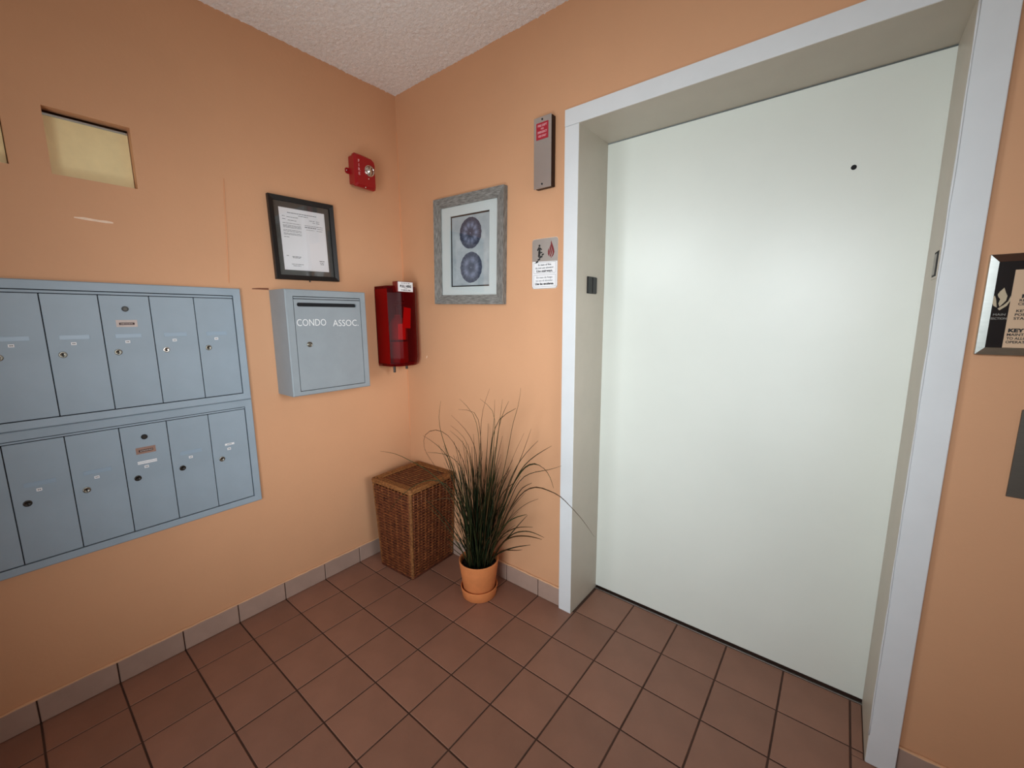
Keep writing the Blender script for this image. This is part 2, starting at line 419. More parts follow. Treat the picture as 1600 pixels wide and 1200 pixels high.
# ceiling: real popcorn relief where the photograph shows it, plain beyond
bm = bmesh.new()
box(bm, -.16, XR + .16, YR - .16, .34, H + .012, H + .15)
ceiling = struct(obj('ceiling', bm, 'ceil'))
bm = bmesh.new()
nx, ny, st = 250, 210, .007
vv = []
for j in range(ny + 1):
    row = []
    for i in range(nx + 1):
        x, y = i * st, -j * st
        n1 = noise.noise((x * 85, y * 85, 0)); n2 = noise.noise((x * 190, y * 190, 7)); n3 = noise.noise((x * 6, y * 6, 3))
        row.append(bm.verts.new((x, y, H - .0022 - .0062 * max(0, n1) ** .7 - .0032 * n2 - .003 * n3)))
    vv.append(row)
for j in range(ny):
    for i in range(nx):
        bm.faces.new((vv[j][i], vv[j + 1][i], vv[j + 1][i + 1], vv[j][i + 1]))
o = obj('popcorn_texture', bm, 'ceil', ceiling, smooth=True)
bm = bmesh.new(); quad(bm, (0, -ny * st, H), (XR, -ny * st, H), (XR, YR, H), (0, YR, H)); quad(bm, (nx * st, 0, H), (XR, 0, H), (XR, -ny * st, H), (nx * st, -ny * st, H))
obj('plain_plaster', bm, 'ceil', ceiling)

# floor: grout bed and every tile its own piece
T, X0, YA, J = .2032, 1.1817, .0114, .0056
bm = bmesh.new(); box(bm, -.16, XR + .16, YR - .16, .34, -.12, -.0022)
floor = struct(obj('floor', bm, 'grout'))
TM = {}
def tile_mesh(w, d):
    k = (round(w, 4), round(d, 4))
    if k not in TM:
        bm = bmesh.new(); b = .0013
        L = [[bm.verts.new((sx * (w / 2 - i), sy * (d / 2 - i), z)) for sx, sy in ((-1, -1), (1, -1), (1, 1), (-1, 1))] for i, z in ((0, -.008), (0, -.0016), (b * .5, -.0005), (b * 1.4, 0))]
        for A, B in zip(L, L[1:]):
            for q in range(4): bm.faces.new((A[q], A[(q + 1) % 4], B[(q + 1) % 4], B[q]))
        bm.faces.new(L[-1])
        TM[k] = mesh('floor_tile', bm, 'tile')
    return TM[k]
def lay(x0, x1, y0, y1):
    put('tile', tile_mesh(x1 - x0, y1 - y0), floor, ((x0 + x1) / 2, (y0 + y1) / 2, random.uniform(-.0004, .0003)), (random.uniform(-.0015, .0015), random.uniform(-.0015, .0015), 0))
for i in range(-6, 11):
    xa, xb = X0 + i * T + J / 2, X0 + (i + 1) * T - J / 2
    xa, xb = max(xa, .001), min(xb, XR - .002)
    for j in range(14):
        yb, ya = YA - j * T - J / 2, YA - (j + 1) * T + J / 2
        if j == 0 and not (1.17 < (xa + xb) / 2 < 2.232): yb = -.001
        if j == 0 and i == 5:          # tile cut around the right jamb
            yb = -.017
        lay(xa, xb, ya, yb)
lay(2.2005, 2.2290, -.0145, YA - J / 2)
for i in range(0, 6):
    lay(max(X0 + i * T + J / 2, 1.174), min(X0 + (i + 1) * T - J / 2, 2.229), YA + J / 2, .2215)

# tiled baseboards
def base_run(name, a, b, joints, m):
    bm = bmesh.new()
    o = bpy.data.objects.new(name, None)
    cs = [a] + sorted(q for q in joints if a + .02 < q < b - .02) + [b]
    bm = bmesh.new(); box(bm, a, b, 0.0002, .004, 0.0002, .089)
    base = mesh(name, bm, 'grout'); base.transform(m)
    o = struct(put(name, base))
    for p, q in zip(cs, cs[1:]):
        bm = bmesh.new(); w = q - p - .004
        box(bm, -w / 2, w / 2, .0015, .0095 + random.uniform(-.0006, .0006), .0015, .0905 + random.uniform(-.0012, .0012), .0018, 1)
        me = mesh('baseboard_tile', bm, 'base_tile'); me.transform(m.to_3x3().to_4x4())
        put('tile', me, o, m @ Vector(((p + q) / 2, 0, 0)))
    bm = bmesh.new()
    n = int((b - a) / .03) + 2
    pts = [(a + (b - a) * k / (n - 1), .0045 + random.uniform(-.001, .001), .092 + random.uniform(-.0012, .0012)) for k in range(n)]
    tube(bm, pts, [.0042 + random.uniform(-.001, .0012) for _ in pts], 6)
    me = mesh('caulk_bead', bm, 'caulk'); me.transform(m); put('caulk_bead', me, o)
    return o
ML = Matrix(((0, 1, 0, 0), (1, 0, 0, 0), (0, 0, 1, 0), (0, 0, 0, 1)))
MB_ = Matrix(((1, 0, 0, 0), (0, -1, 0, 0), (0, 0, 1, 0), (0, 0, 0, 1)))
base_run('baseboard_left', YL, -.0105, [YA - k * T for k in range(19)], ML)
xj = [X0 + k * T for k in range(-6, 12)]
base_run('baseboard_back', .0005, DX0 - .001, xj, MB_)
base_run('baseboard_right', DX1 + .001, XR, [q + .06 for q in xj], MB_)

# elevator door, frame and sill
DY = .235
bm = bmesh.new(); box(bm, 1.17, 2.236, DY, DY + .04, .012, 2.1225, .002, 2)
door = struct(obj('door_1', bm, 'door'))
bm = bmesh.new(); cyl(bm, (2.031, DY - .0008, 1.846), .0075, .002, 18, axis='Y'); obj('screw_hole', bm, 'gap', door)
bm = bmesh.new(); box(bm, DX0, DX1, .3, .335, -.01, DZ); struct(obj('shaft_dark', bm, 'gap'))  # black panel painted in for the dark shaft behind the door
bm = bmesh.new(); box(bm, 1.173, 2.231, .2225, .2338, -.006, .0022, .001); struct(obj('trim_4', bm, 'sill'))
CF = -.021
def casing(name, x0, x1, z0, z1):
    bm = bmesh.new(); box(bm, x0, x1, CF, .295, z0, z1, .0022, 2)
    o = obj(name, bm, 'white'); return struct(o)
trim_l = casing('trim_1', DX0, 1.172, .0005, 2.1265)
trim_h = casing('trim_2', DX0 - .0008, DX1 + .0008, 2.1275, DZ)
trim_r = casing('trim_3', 2.2320, DX1, .0005, 2.1265)
for tr, b in ((trim_l, (1.1719, 1.1728, CF + .0018, .2345, .001, 2.1268)), (trim_h, (1.1722, 2.2318, CF + .0018, .2345, 2.1266, 2.1276)), (trim_r, (2.2312, 2.2321, CF + .0018, .2345, .001, 2.1268))):
    bm = bmesh.new(); box(bm, *b); obj('jamb_liner', bm, 'jamb', tr)
# paint edge bead and wear on the right casing
bm = bmesh.new()
pts = [(2.2316 + random.uniform(-.0006, .0006), CF - .0002 + random.uniform(-.0006, .0004), .1 + k * .05) for k in range(41)]
tube(bm, pts, [.0022 + random.uniform(-.0008, .0009) for _ in pts], 6); obj('paint_bead', bm, 'white', trim_r, smooth=True)
# black reader on the left jamb, strike slot in the right one
m_jl = Matrix(((0, 0, 1, 1.1729), (1, 0, 0, .111), (0, 1, 0, 1.5155), (0, 0, 0, 1)))
t = thing('door_reader', 'small black door reader on the left jamb of the white elevator frame', 'reader', m_jl)
part_box('backing', 'black', t, -.042, .042, -.036, .036, 0, .003, .001)
part_box('pad', 'black', t, -.040, -.003, -.034, .034, .003, .007, .0015)
part_box('pad', 'black', t, .003, .040, -.034, .034, .003, .007, .0015)
m_jr = Matrix(((0, 0, -1, 2.2311), (-1, 0, 0, .045), (0, 1, 0, 1.512), (0, 0, 0, 1)))
t = thing('strike_plate', 'narrow dark latch slot with metal lip in the right elevator jamb', 'latch', m_jr)
bm = bmesh.new(); frame(bm, .088, .078, .006, 0, .0015, .0005); obj('lip', bm, 'jamb', t)
part_box('slot', 'gap', t, -.039, .039, -.034, .034, 0, .0009)
part_box('latch_tongue', 'dim_ink', t, -.026, .004, -.028, .028, .0009, .0022, .0006)

# ground outside the entrance
bm = bmesh.new(); box(bm, -12, 18, -25, YR - .16, -.2, -.03); box(bm, XR + .16, 18, YR - .16, 12, -.2, -.03); struct(obj('ground_outside', bm, 'lawn'))

# ------------------------------------------------------------------ mailboxes set in the left wall
PW = .1372                                      # door pitch
NDOOR = 6
YR0 = -.8925                                    # right edge of the last door
def door_bm(w, h):
    bm = bmesh.new(); box(bm, -w / 2, w / 2, -h / 2, h / 2, 0, .0062, .0012, 1); return bm
def lock_me(m, r=.0105):
    bm = bmesh.new(); lathe(bm, [(r, 0), (r, .0016), (r * .86, .0026), (r * .55, .0028), (r * .5, .0018), (0, .0018)], 20)
    return mesh('lock', bm, m, True)
LOCKS = {k: lock_me(k) for k in ('lock', 'lock_dark', 'bright_lock')}
bm = bmesh.new(); prism(bm, [(-.0012, -.006), (.0012, -.006), (.0012, .001), (.002, .003), (0, .005), (-.002, .003), (-.0012, .001)], 0, .0008); KEYHOLE = mesh('keyhole', bm, 'gap')
bm = bmesh.new(); box(bm, -.0065, .0065, -.0048, .0048, 0, .0005); box(bm, -.0038, -.0006, -.0016, .0016, .0005, .0007); box(bm, .0004, .0038, -.0016, .0016, .0005, .0007)
STICK = mesh('number_sticker', bm, ['sticker', 'ink'])
for p in STICK.polygons: p.material_index = 1 if p.center.z > .0006 and abs(p.center.x) < .0045 and abs(p.center.y) < .002 else 0
def bank(label, z_lo, z_hi, ztop, zbot, zin, lock_kinds, z_lock, z_stick, z_master, z_decal, decal_m, row):
    yl = YR0 - NDOOR * PW
    zc = (z_lo + z_hi) / 2; yc = (yl + YR0) / 2
    t = thing('mailbox_bank', label, 'mailboxes', on_left(yc, zc), 'blue grey mailbox banks on the left wall')
    W = YR0 - yl
    part_box('backing', 'gap', t, -W / 2 - .006, W / 2 + .006, z_lo - zc + .01, z_hi - zc - .01, .0006, .003)
    # frame: four mitred sides
    bm = bmesh.new()
    ox0, ox1, oz0, oz1 = -W / 2 - .0305, W / 2 + .0305, z_lo - zc, z_hi - zc
    ix0, ix1, iz0, iz1 = -W / 2 - .0015, W / 2 + .0015, zbot - .0025 - zc, zin - zc
    o = [(ox0, oz0), (ox1, oz0), (ox1, oz1), (ox0, oz1)]; q = [(ix0, iz0), (ix1, iz0), (ix1, iz1), (ix0, iz1)]
    b = .003; oo = [(ox0 + b, oz0 + b), (ox1 - b, oz0 + b), (ox1 - b, oz1 - b), (ox0 + b, oz1 - b)]
    L = [[bm.verts.new((x, y, .0002)) for x, y in o], [bm.verts.new((x, y, .0105)) for x, y in o], [bm.verts.new((x, y, .0135)) for x, y in oo],
         [bm.verts.new((x, y, .0125)) for x, y in q], [bm.verts.new((x, y, .003)) for x, y in q]]
    for A, B in zip(L, L[1:]):
        for k in range(4): bm.faces.new((A[k], A[(k + 1) % 4], B[(k + 1) % 4], B[k]))
    obj('frame', bm, 'mail', t)
    # narrow rail between the frame and the door tops
    part_box('top_rail', 'mail', t, -W / 2, W / 2, ztop + .0018 - zc, zin - .0028 - zc, .003, .0092, .0008)
    h = ztop - zbot - .001; dme = mesh('door', door_bm(PW - .0024, h), 'mail')
    for k in range(NDOOR):
        cy = YR0 - (k + .5) * PW - yc
        d = put('door', dme, t, (cy, (ztop + zbot) / 2 - zc, .0034 + random.uniform(0, .0008)))
        zd = (ztop + zbot) / 2
        lk = put('lock', LOCKS[lock_kinds[k % len(lock_kinds)]], d, (-.0375, z_lock - zd, .0062))
        put('keyhole', KEYHOLE, d, (-.0375, z_lock - zd - .001, .0082))
        put('number_sticker', STICK, d, (-.0075 + random.uniform(-.001, .001), z_stick - zd, .0064))
        # recessed clear name holder
        if (row, k) in ((0, 2), (0, 3), (0, 4), (1, 3)) or k > 4 or (row == 1 and k in (1, 4)) or (row == 0 and k in (0, 1)):
            bm = bmesh.new(); frame(bm, .072, .0150, .0016, 0, .0011, .0003); box(bm, -.0345, .0345, -.006, .006, 0, .0003)
            obj('name_slot', bm, 'slot_plastic', d, loc=(-.003, z_stick + .0215 - zd, .0062))
        if k == 2:
            bm = bmesh.new(); cyl(bm, (0, 0, .001), .0098, .002, 20); obj('master_lock_rim', bm, 'black', d, loc=(-.0022, z_master - zd, .0062))
            bm = bmesh.new(); cyl(bm, (0, 0, .001), .0058, .003, 16); obj('master_lock', bm, 'lock_dark', d, loc=(-.0022, z_master - zd, .0072))
            bm = bmesh.new(); box(bm, -.029, .029, -.0125, .0125, 0, .0006); obj('decal_plate', bm, decal_m, d, loc=(-.003, z_decal - zd, .0063))
            bm = bmesh.new(); box(bm, -.021, .021, -.004, .004, 0, .0004); obj('decal_strip', bm, 'decal_ink', d, loc=(-.003, z_decal - zd - .001, .0069))
            bm = bmesh.new()
            x = -.017
            while x < .016:
                w = random.uniform(.002, .005); box(bm, x, x + w, -.0014, .0014, 0, .0003); x += w + .0012
            obj('decal_print', bm, 'decal', d, loc=(-.003, z_decal - zd - .001, .0073))
        if row == 1 and k == 2:
            bm = bmesh.new(); box(bm, -.0285, .0285, .0008, .0055, 0, .0006); box(bm, -.0285, .0285, -.0055, -.0008, 0, .0006); obj('name_label', bm, 'sticker', d, loc=(-.0035, .8405 - zd, .0063))
        if row == 1 and k == 0:
            bm = bmesh.new(); box(bm, -.0175, .0175, -.0042, .0042, 0, .0006); l = obj('name_label', bm, 'sticker', d, loc=(-.0035, .8425 - zd, .0063))
            bm = bmesh.new()
            for a, b in ((-.009, -.0045), (-.0035, .001), (.002, .007)): box(bm, a, b, -.0012, .0012, 0, .0003)
            obj('label_print', bm, 'ink', d, loc=(-.0035, .8425 - zd, .0069))
    return t
bank('upper bank of blue grey mailboxes on the orange wall, below the two small cream niches', 1.0275, 1.5075, 1.4645, 1.0580, 1.4775,
     ['lock', 'bright_lock', 'lock', 'lock', 'lock'], 1.2630, 1.2990, 1.4170, 1.3650, 'decal', 0)
bank('lower bank of blue grey mailboxes, nearest the floor, with white name labels on two doors', .5510, 1.0262, .9855, .5805, .9965,
     ['lock', 'lock_dark', 'lock_dark', 'lock', 'lock_dark'], .7838, .8222, .9385, .8870, 'decal_brown', 1)

# ------------------------------------------------------------------ drop box: CONDO ASSOC.
cy, cz = -.5475, 1.2695; D = .155
t = thing('condo_drop_box', 'grey steel drop box lettered CONDO ASSOC. on the orange wall', 'mailbox', on_left(cy, cz))
W, Hh = .388, .476
bm = bmesh.new()
o = [(-W / 2, -Hh / 2), (W / 2, -Hh / 2), (W / 2, Hh / 2), (-W / 2, Hh / 2)]
ix0, ix1, iz0, iz1 = -.1615, .1645, -.218, .208
q = [(ix0, iz0), (ix1, iz0), (ix1, iz1), (ix0, iz1)]
b = .0035; oo = [(x + (b if x < 0 else -b), y + (b if y < 0 else -b)) for x, y in o]
L = [[bm.verts.new((x, y, .0004)) for x, y in o], [bm.verts.new((x, y, D - b)) for x, y in o], [bm.verts.new((x, y, D)) for x, y in oo],
     [bm.verts.new((x, y, D)) for x, y in q], [bm.verts.new((x, y, D - .012)) for x, y in q]]
for A, B in zip(L, L[1:]):
    for k in range(4): bm.faces.new((A[k], A[(k + 1) % 4], B[(k + 1) % 4], B[k]))
bm.faces.new(L[0])
obj('body', bm, 'condo', t)
part_box('door_gap', 'gap', t, ix0 + .0005, ix1 - .0005, iz0 + .0005, iz1 - .0005, D - .014, D - .0105)
dx0, dx1, dz0, dz1 = ix0 + .0028, ix1 - .0028, iz0 + .0028, iz1 - .0028
part_box('hinge_strip', 'condo', t, dx0, dx1, dz1 - .0075, dz1, D - .0105, D - .001, .001)
dz1 -= .0105
dcx, dcz = (dx0 + dx1) / 2, (dz0 + dz1) / 2
# door with a real slot: plates around the opening
sx0, sx1, sz0, sz1 = -.146, .142, .163, .180
bm = bmesh.new()
outer = [(dx0, dz0), (dx1, dz0), (dx1, dz1), (dx0, dz1)]
r_ = (sz1 - sz0) / 2
hole = [(sx1 - r_ + r_ * math.cos(a), (sz0 + sz1) / 2 + r_ * math.sin(a)) for a in [R(-90 + 22.5 * k) for k in range(9)]] + \
       [(sx0 + r_ + r_ * math.cos(a), (sz0 + sz1) / 2 + r_ * math.sin(a)) for a in [R(90 + 22.5 * k) for k in range(9)]]
F = D - .0008
hv = [bm.verts.new((x, y, F)) for x, y in hole]; hb = [bm.verts.new((x, y, D - .0125)) for x, y in hole]
ov = [bm.verts.new((x, y, F)) for x, y in outer]; ob = [bm.verts.new((x, y, D - .0105)) for x, y in outer]
nh = len(hv)
for k in range(nh): bm.faces.new((hv[k], hv[(k + 1) % nh], hb[(k + 1) % nh], hb[k]))
for k in range(4): bm.faces.new((ov[k], ov[(k + 1) % 4], ob[(k + 1) % 4], ob[k]))
# right end fan, top, left fan, bottom
for k in range(4): bm.faces.new((ov[1], hv[k + 1], hv[k])) 
for k in range(4, 8): bm.faces.new((ov[2], hv[k + 1], hv[k]))
bm.faces.new((ov[1], ov[2], hv[4]))
bm.faces.new((ov[2], ov[3], hv[9], hv[8]))
for k in range(9, 13): bm.faces.new((ov[3], hv[k + 1], hv[k]))
for k in range(13, 17): bm.faces.new((ov[0], hv[k + 1], hv[k]))
bm.faces.new((ov[3], ov[0], hv[13]))
bm.faces.new((ov[0], ov[1], hv[0], hv[17]))
door_p = obj('door', bm, 'condo', t)
part_box('slot_dark', 'gap', door_p, sx0 - .004, sx1 + .004, sz0 - .004, sz1 + .004, D - .0135, D - .0115)
lettering('lettering', 'CONDO', .044, 'engrave', door_p, (-.0855, .0905, F + .0003), .1335, bold=-.0003)
lettering('lettering', 'ASSOC.', .044, 'engrave', door_p, (.0815, .0865, F + .0003), .132, bold=-.0003)
bm = bmesh.new(); lathe(bm, [(.0125, 0), (.0125, .002), (.0105, .003), (.0095, .002), (.008, .002), (.0075, .0035), (0, .0035)], 20); lk = obj('lock', bm, 'lock', door_p, loc=(-.1035, -.0065, F), smooth=True)
bm = bmesh.new(); cyl(bm, (0, 0, 0), .0095, .0008, 18); obj('lock_ring', bm, 'gap', door_p, loc=(-.1035, -.0065, F + .0024))
bm = bmesh.new(); cyl(bm, (0, 0, 0), .0062, .002, 14); obj('lock_core', bm, 'lock', door_p, loc=(-.1035, -.0065, F + .003))
bm = bmesh.new(); box(bm, -.001, .001, -.0032, .0032, 0, .0006); obj('keyhole', bm, 'gap', door_p, loc=(-.1035, -.0065, F + .004))

# ------------------------------------------------------------------ framed notice
t = thing('framed_notice', 'black framed typed notice on dark mat, above the grey drop box', 'picture frame', on_left(-.5625, 1.7455, 1.15))
bm = bmesh.new(); frame(bm, .302, .368, .021, .0004, .021, .002, .004); obj('frame', bm, 'black_wood', t)
part_box('mat_board', 'mat_black', t, -.132, .132, -.165, .165, .002, .006)
pp = part_box('document', 'paper', t, -.106, .106, -.139, .137, .0062, .0068)
bm = bmesh.new()
def line(x0, x1, y, h=.0022):
    x = x0
    while x < x1:
        w = min(random.uniform(.006, .018), x1 - x); box(bm, x, x + w, y - h / 2, y + h / 2, .0068, .0070); x += w + .0022
line(-.07, .065, .117, .003); line(-.02, .025, .108, .0025)
line(-.094, -.082, .100); line(-.074, -.022, .098); line(-.094, -.08, .087); line(-.07, -.03, .084)
line(.03, .055, .094); line(.062, .078, .094); line(.062, .080, .086); line(.045, .056, .086)
for k, y in enumerate((.070, .061, .056, .051, .040, .034, .025, .020)): line(-.094, -.012, y, .0019)
line(-.094, -.07, .009)
line(.006, .092, .070, .002); line(.006, .06, .062, .004); line(.066, .092, .061, .002); line(.012, .05, .051, .0018); line(.062, .090, .051, .0018)
line(-.092, -.082, -.075); line(-.066, -.026, -.078, .003); line(-.064, -.03, -.083)
line(-.072, -.018, -.112); line(-.066, -.03, -.119)
line(.062, .086, -.090, .0036); line(.064, .084, -.098, .003); line(.066, .082, -.105, .003)
o = obj('typed_lines', bm, 'ink', pp); o['kind'] = 'stuff'
part_box('glass', 'glass', t, -.1335, .1335, -.166, .166, .0105, .0125)
bm = bmesh.new(); cyl(bm, (.005, -.1875, .006), .003, .008, 10, axis='Y'); obj('hook', bm, 'black', t)

# ------------------------------------------------------------------ fire alarm strobe
t = thing('fire_alarm_strobe', 'red fire alarm with clear strobe lens, high on the left wall by the corner', 'fire alarm', on_left(-.247, 2.122))
bm = bmesh.new(); box(bm, -.060, .056, -.064, .070, .0004, .040, .004, 2); obj('back_box', bm, 'red', t)
bm = bmesh.new()
# face plate: bevelled on the left, rounded on the right and top corner
pr = [(-.0605, -.070), (-.052, -.0775), (.050, -.082), (.0595, -.076), (.060, .045), (.055, .062), (.040, .073), (-.035, .080), (-.055, .079), (-.0605, .073)]
a = [bm.verts.new((x, y, .037)) for x, y in pr]; b_ = [bm.verts.new((x, y, .050)) for x, y in pr]; c_ = [bm.verts.new((x * .86, y * .88, .064)) for x, y in pr]
n = len(pr)
for A, B in ((a, b_), (b_, c_)):
    for k in range(n): bm.faces.new((A[k], A[(k + 1) % n], B[(k + 1) % n], B[k]))
bm.faces.new(list(reversed(a))); bm.faces.new(c_)
face = obj('face_plate', bm, 'red', t)
for ch, yy in zip('FIRE', (.041, .021, .001, -.019)):
    lettering('lettering', ch, .019, 'pink_ink', face, (-.040, yy, .0643), depth=.0005, bold=.0004)
bm = bmesh.new(); lathe(bm, [(.0275, 0), (.0275, .005), (.025, .006), (.022, .004)], 24); obj('lens_rim', bm, 'chrome', t, loc=(.018, .006, .064), smooth=True)
bm = bmesh.new(); lathe(bm, [(.021, 0), (.012, .003), (.006, .010), (0, .012)], 16); box(bm, -.004, .004, -.018, .018, .004, .012, .001); obj('flash_tube', bm, 'chrome', t, loc=(.018, .006, .0645))
bm = bmesh.new(); lathe(bm, [(.0255, 0), (.0245, .008), (.019, .014), (.010, .0175), (0, .0185)], 24); obj('strobe_lens', bm, 'glass', t, loc=(.018, .006, .067), smooth=True)
bm = bmesh.new(); lathe(bm, [(.0035, 0), (.003, .002), (0, .0022)], 10); obj('screw', bm, 'bright_lock', t, loc=(.013, -.033, .064), smooth=True)
bm = bmesh.new(); prism(bm, [(-.060, .014), (-.074, .014), (-.081, .008), (-.081, -.006), (-.076, -.013), (-.060, -.015)], .0004, .004); tab = obj('mounting_tab', bm, 'red', t)
bm = bmesh.new(); lathe(bm, [(.0042, 0), (.0036, .002), (0, .0024)], 12); obj('screw', bm, 'bright_lock', t, loc=(-.0725, .001, .004), smooth=True)
bm = bmesh.new(); lathe(bm, [(.003, 0), (.0026, .004), (0, .0045)], 10); obj('screw', bm, 'bright_lock', t, loc=(-.005, -.0765, .058), smooth=True)

# ------------------------------------------------------------------ red extinguisher cabinet in the corner, and what it holds
EZ0, EZ1 = 1.115, 1.552
t = thing('extinguisher_cabinet', 'red see-through fire extinguisher cabinet marked PULL HERE in the corner', 'fire cabinet', on_left(-.105, EZ0))
hh = EZ1 - EZ0
part_box('back_plate', 'inside', t, -.092, .094, .012, hh - .012, .0004, .007, .002)
def hull(prof_at, zs, close_top=True):
    bm = bmesh.new(); rows = []
    for z in zs:
        rows.append([bm.verts.new((x, z, d)) for x, d in prof_at(z)])
    for A, B in zip(rows, rows[1:]):
        for k in range(len(A) - 1): bm.faces.new((A[k], A[k + 1], B[k + 1], B[k]))
    bm.faces.new(rows[0]); bm.faces.new(list(reversed(rows[-1])))
    return bm
def eprof(z):
    f = z / hh
    e = 1 - .10 * max(0, (.10 - f) / .10) ** 2 - .06 * max(0, (f - .93) / .07)
    k = 1 + .012 * f
    return [(-.0935 * k, .007), (-.0950 * k, .122 * e), (-.080, .140 * e), (-.060, .164 * e), (-.044, .172 * e), (.036, .172 * e), (.056, .164 * e), (.078, .146 * e), (.0945, .130 * e), (.0955, .007)]
bm = hull(eprof, [0, .012, .045, .12, .25, .34, .40, .425, hh])
obj('cover', bm, 'red_cover', t)
for z0, z1 in ((.0, .012), (hh - .012, hh)): part_box('end_cap', 'red_hull', t, -.094, .094, z0, z1, .007, .090, .002)
part_box('lit_side', 'red_lit', t, -.0930, -.0905, .014, hh - .014, .008, .114, .0008)  # left side only: brighter red stands in for light shining through
bm = bmesh.new(); box(bm, -.062, .040, hh - .03, hh + .022, .128, .1335, .003, 2); tb = obj('pull_tab', bm, 'red_hull', t)
part_box('pull_label', 'sticker', tb, -.060, .036, hh - .031, hh + .020, .1730, .1736)
# carry the label on a lip that reaches the front
bm = bmesh.new(); box(bm, -.064, .040, hh - .034, hh + .023, .128, .1729, .003, 2); obj('lip', bm, 'red_hull', tb)
lettering('lettering', 'PULL HERE', .0175, 'black_ink', tb, (-.012, hh - .0035, .1738), .074, bold=.0007)
lettering('lettering', 'IN CASE OF FIRE', .008, 'ink', tb, (-.012, hh + .0125, .1738), .055)
lettering('lettering', 'COVER', .006, 'ink', tb, (-.012, hh - .0145, .1738), .022)
lettering('lettering', 'TO BREAK FREE', .008, 'black_ink', tb, (-.012, hh - .0235, .1738), .062, bold=.0002)
for x, l in ((-.052, .038), (.032, .026)):
    bm = bmesh.new(); box(bm, x - .006, x + .006, -l, .006, .088, .098, .0015); obj('bottom_clip', bm, 'pin', t)
# the extinguisher stands inside
t2 = thing('fire_extinguisher', 'red fire extinguisher with bright tag seen dimly inside the red cabinet', 'extinguisher', Matrix.Translation((.078, -.108, EZ0 + .014)))
bm = bmesh.new(); lathe(bm, [(0, 0), (.044, 0), (.050, .006), (.050, .20), (.046, .225), (.030, .248), (.018, .256), (.018, .27), (0, .27)], 28); obj('cylinder', bm, 'red', t2, smooth=True)
bm = bmesh.new(); lathe(bm, [(.0505, .120), (.0512, .122), (.0512, .128), (.0505, .130)], 28); obj('band', bm, 'black', t2, smooth=True)
bm = bmesh.new(); cyl(bm, (0, 0, .285), .016, .035, 16); box(bm, -.012, .012, -.014, .014, .296, .316, .003); obj('valve', bm, 'black', t2)
bm = bmesh.new(); box(bm, -.008, .060, -.008, .008, .318, .324, .002); box(bm, -.008, .058, -.007, .007, .338, .345, .002); obj('handle', bm, 'black', t2)
bm = bmesh.new(); pr = [(-.028, -.05), (.026, -.052), (.028, .06), (-.018, .064)]; prism(bm, pr, 0, .0015); obj('inspection_tag', bm, 'red_tag', t2, loc=(.058, .016, .246), rot=(R(90), R(3), R(90)))
bm = bmesh.new(); pr = [(-.033, -.042), (.016, -.045), (.018, .045), (-.030, .042)]; prism(bm, pr, 0, .0015); obj('label', bm, 'red_tag', t2, loc=(.0535, -.010, .176), rot=(R(90), 0, R(90)))

# ------------------------------------------------------------------ framed sea urchin art
t = thing('framed_art', 'grey wood framed print of two blue sea urchins on the elevator wall', 'picture', on_back(.5500, 1.7125, -1.5))
FW, FH = .478, .530
rails = bmesh.new(); 
def rail(x0, x1, y0, y1, mi, nm):
    pass
fw = .046
for nm, pts in (('frame_rail', [(-FW / 2, -FH / 2), (FW / 2, -FH / 2), (FW / 2 - fw, -FH / 2 + fw), (-FW / 2 + fw, -FH / 2 + fw)]),
                ('frame_rail', [(-FW / 2 + fw, FH / 2 - fw), (FW / 2 - fw, FH / 2 - fw), (FW / 2, FH / 2), (-FW / 2, FH / 2)]),
                ('frame_stile', [(-FW / 2, -FH / 2), (-FW / 2 + fw, -FH / 2 + fw), (-FW / 2 + fw, FH / 2 - fw), (-FW / 2, FH / 2)]),
                ('frame_stile', [(FW / 2 - fw, -FH / 2 + fw), (FW / 2, -FH / 2), (FW / 2, FH / 2), (FW / 2 - fw, FH / 2 - fw)])):
    bm = bmesh.new()
    dep = [.028 if max(abs(x) / (FW / 2), abs(y) / (FH / 2)) > .99 else .019 for x, y in pts]
    a = [bm.verts.new((x, y, .0004)) for x, y in pts]; b_ = [bm.verts.new((x, y, d)) for (x, y), d in zip(pts, dep)]
    bm.faces.new(list(reversed(a))); bm.faces.new(b_)
    for k in range(4): bm.faces.new((a[k], a[(k + 1) % 4], b_[(k + 1) % 4], b_[k]))
    obj(nm, bm, 'grey_wood' if nm == 'frame_rail' else 'grey_wood_v', t)
rails.free()
# mat board with a bevelled window
mw, mh = FW / 2 - fw + .004, FH / 2 - fw + .004
px0, px1, py0, py1 = -.131, .139, -.177, .174
bm = bmesh.new()
o = [(-mw, -mh), (mw, -mh), (mw, mh), (-mw, mh)]; q = [(px0, py0), (px1, py0), (px1, py1), (px0, py1)]
a = [bm.verts.new((x, y, .0115)) for x, y in o]; b_ = [bm.verts.new((x, y, .0115)) for x, y in q]; c_ = [bm.verts.new((x, y, .004)) for x, y in q]
for A, B in ((a, b_), (b_, c_)):
    for k in range(4): bm.faces.new((A[k], A[(k + 1) % 4], B[(k + 1) % 4], B[k]))
obj('mat_board', bm, 'mat_white', t)
bm = bmesh.new(); frame(bm, px1 - px0 + .0005, py1 - py0 + .0005, .0065, .002, .0048); obj('shadow_line', bm, 'black', t, loc=((px0 + px1) / 2, (py0 + py1) / 2, 0))  # shadow line of the recessed opening, painted as a black frame
pr_ = part_box('art_print', 'print_bg', t, px0 - .002, px1 + .002, py0 - .002, py1 + .002, .0006, .0034)
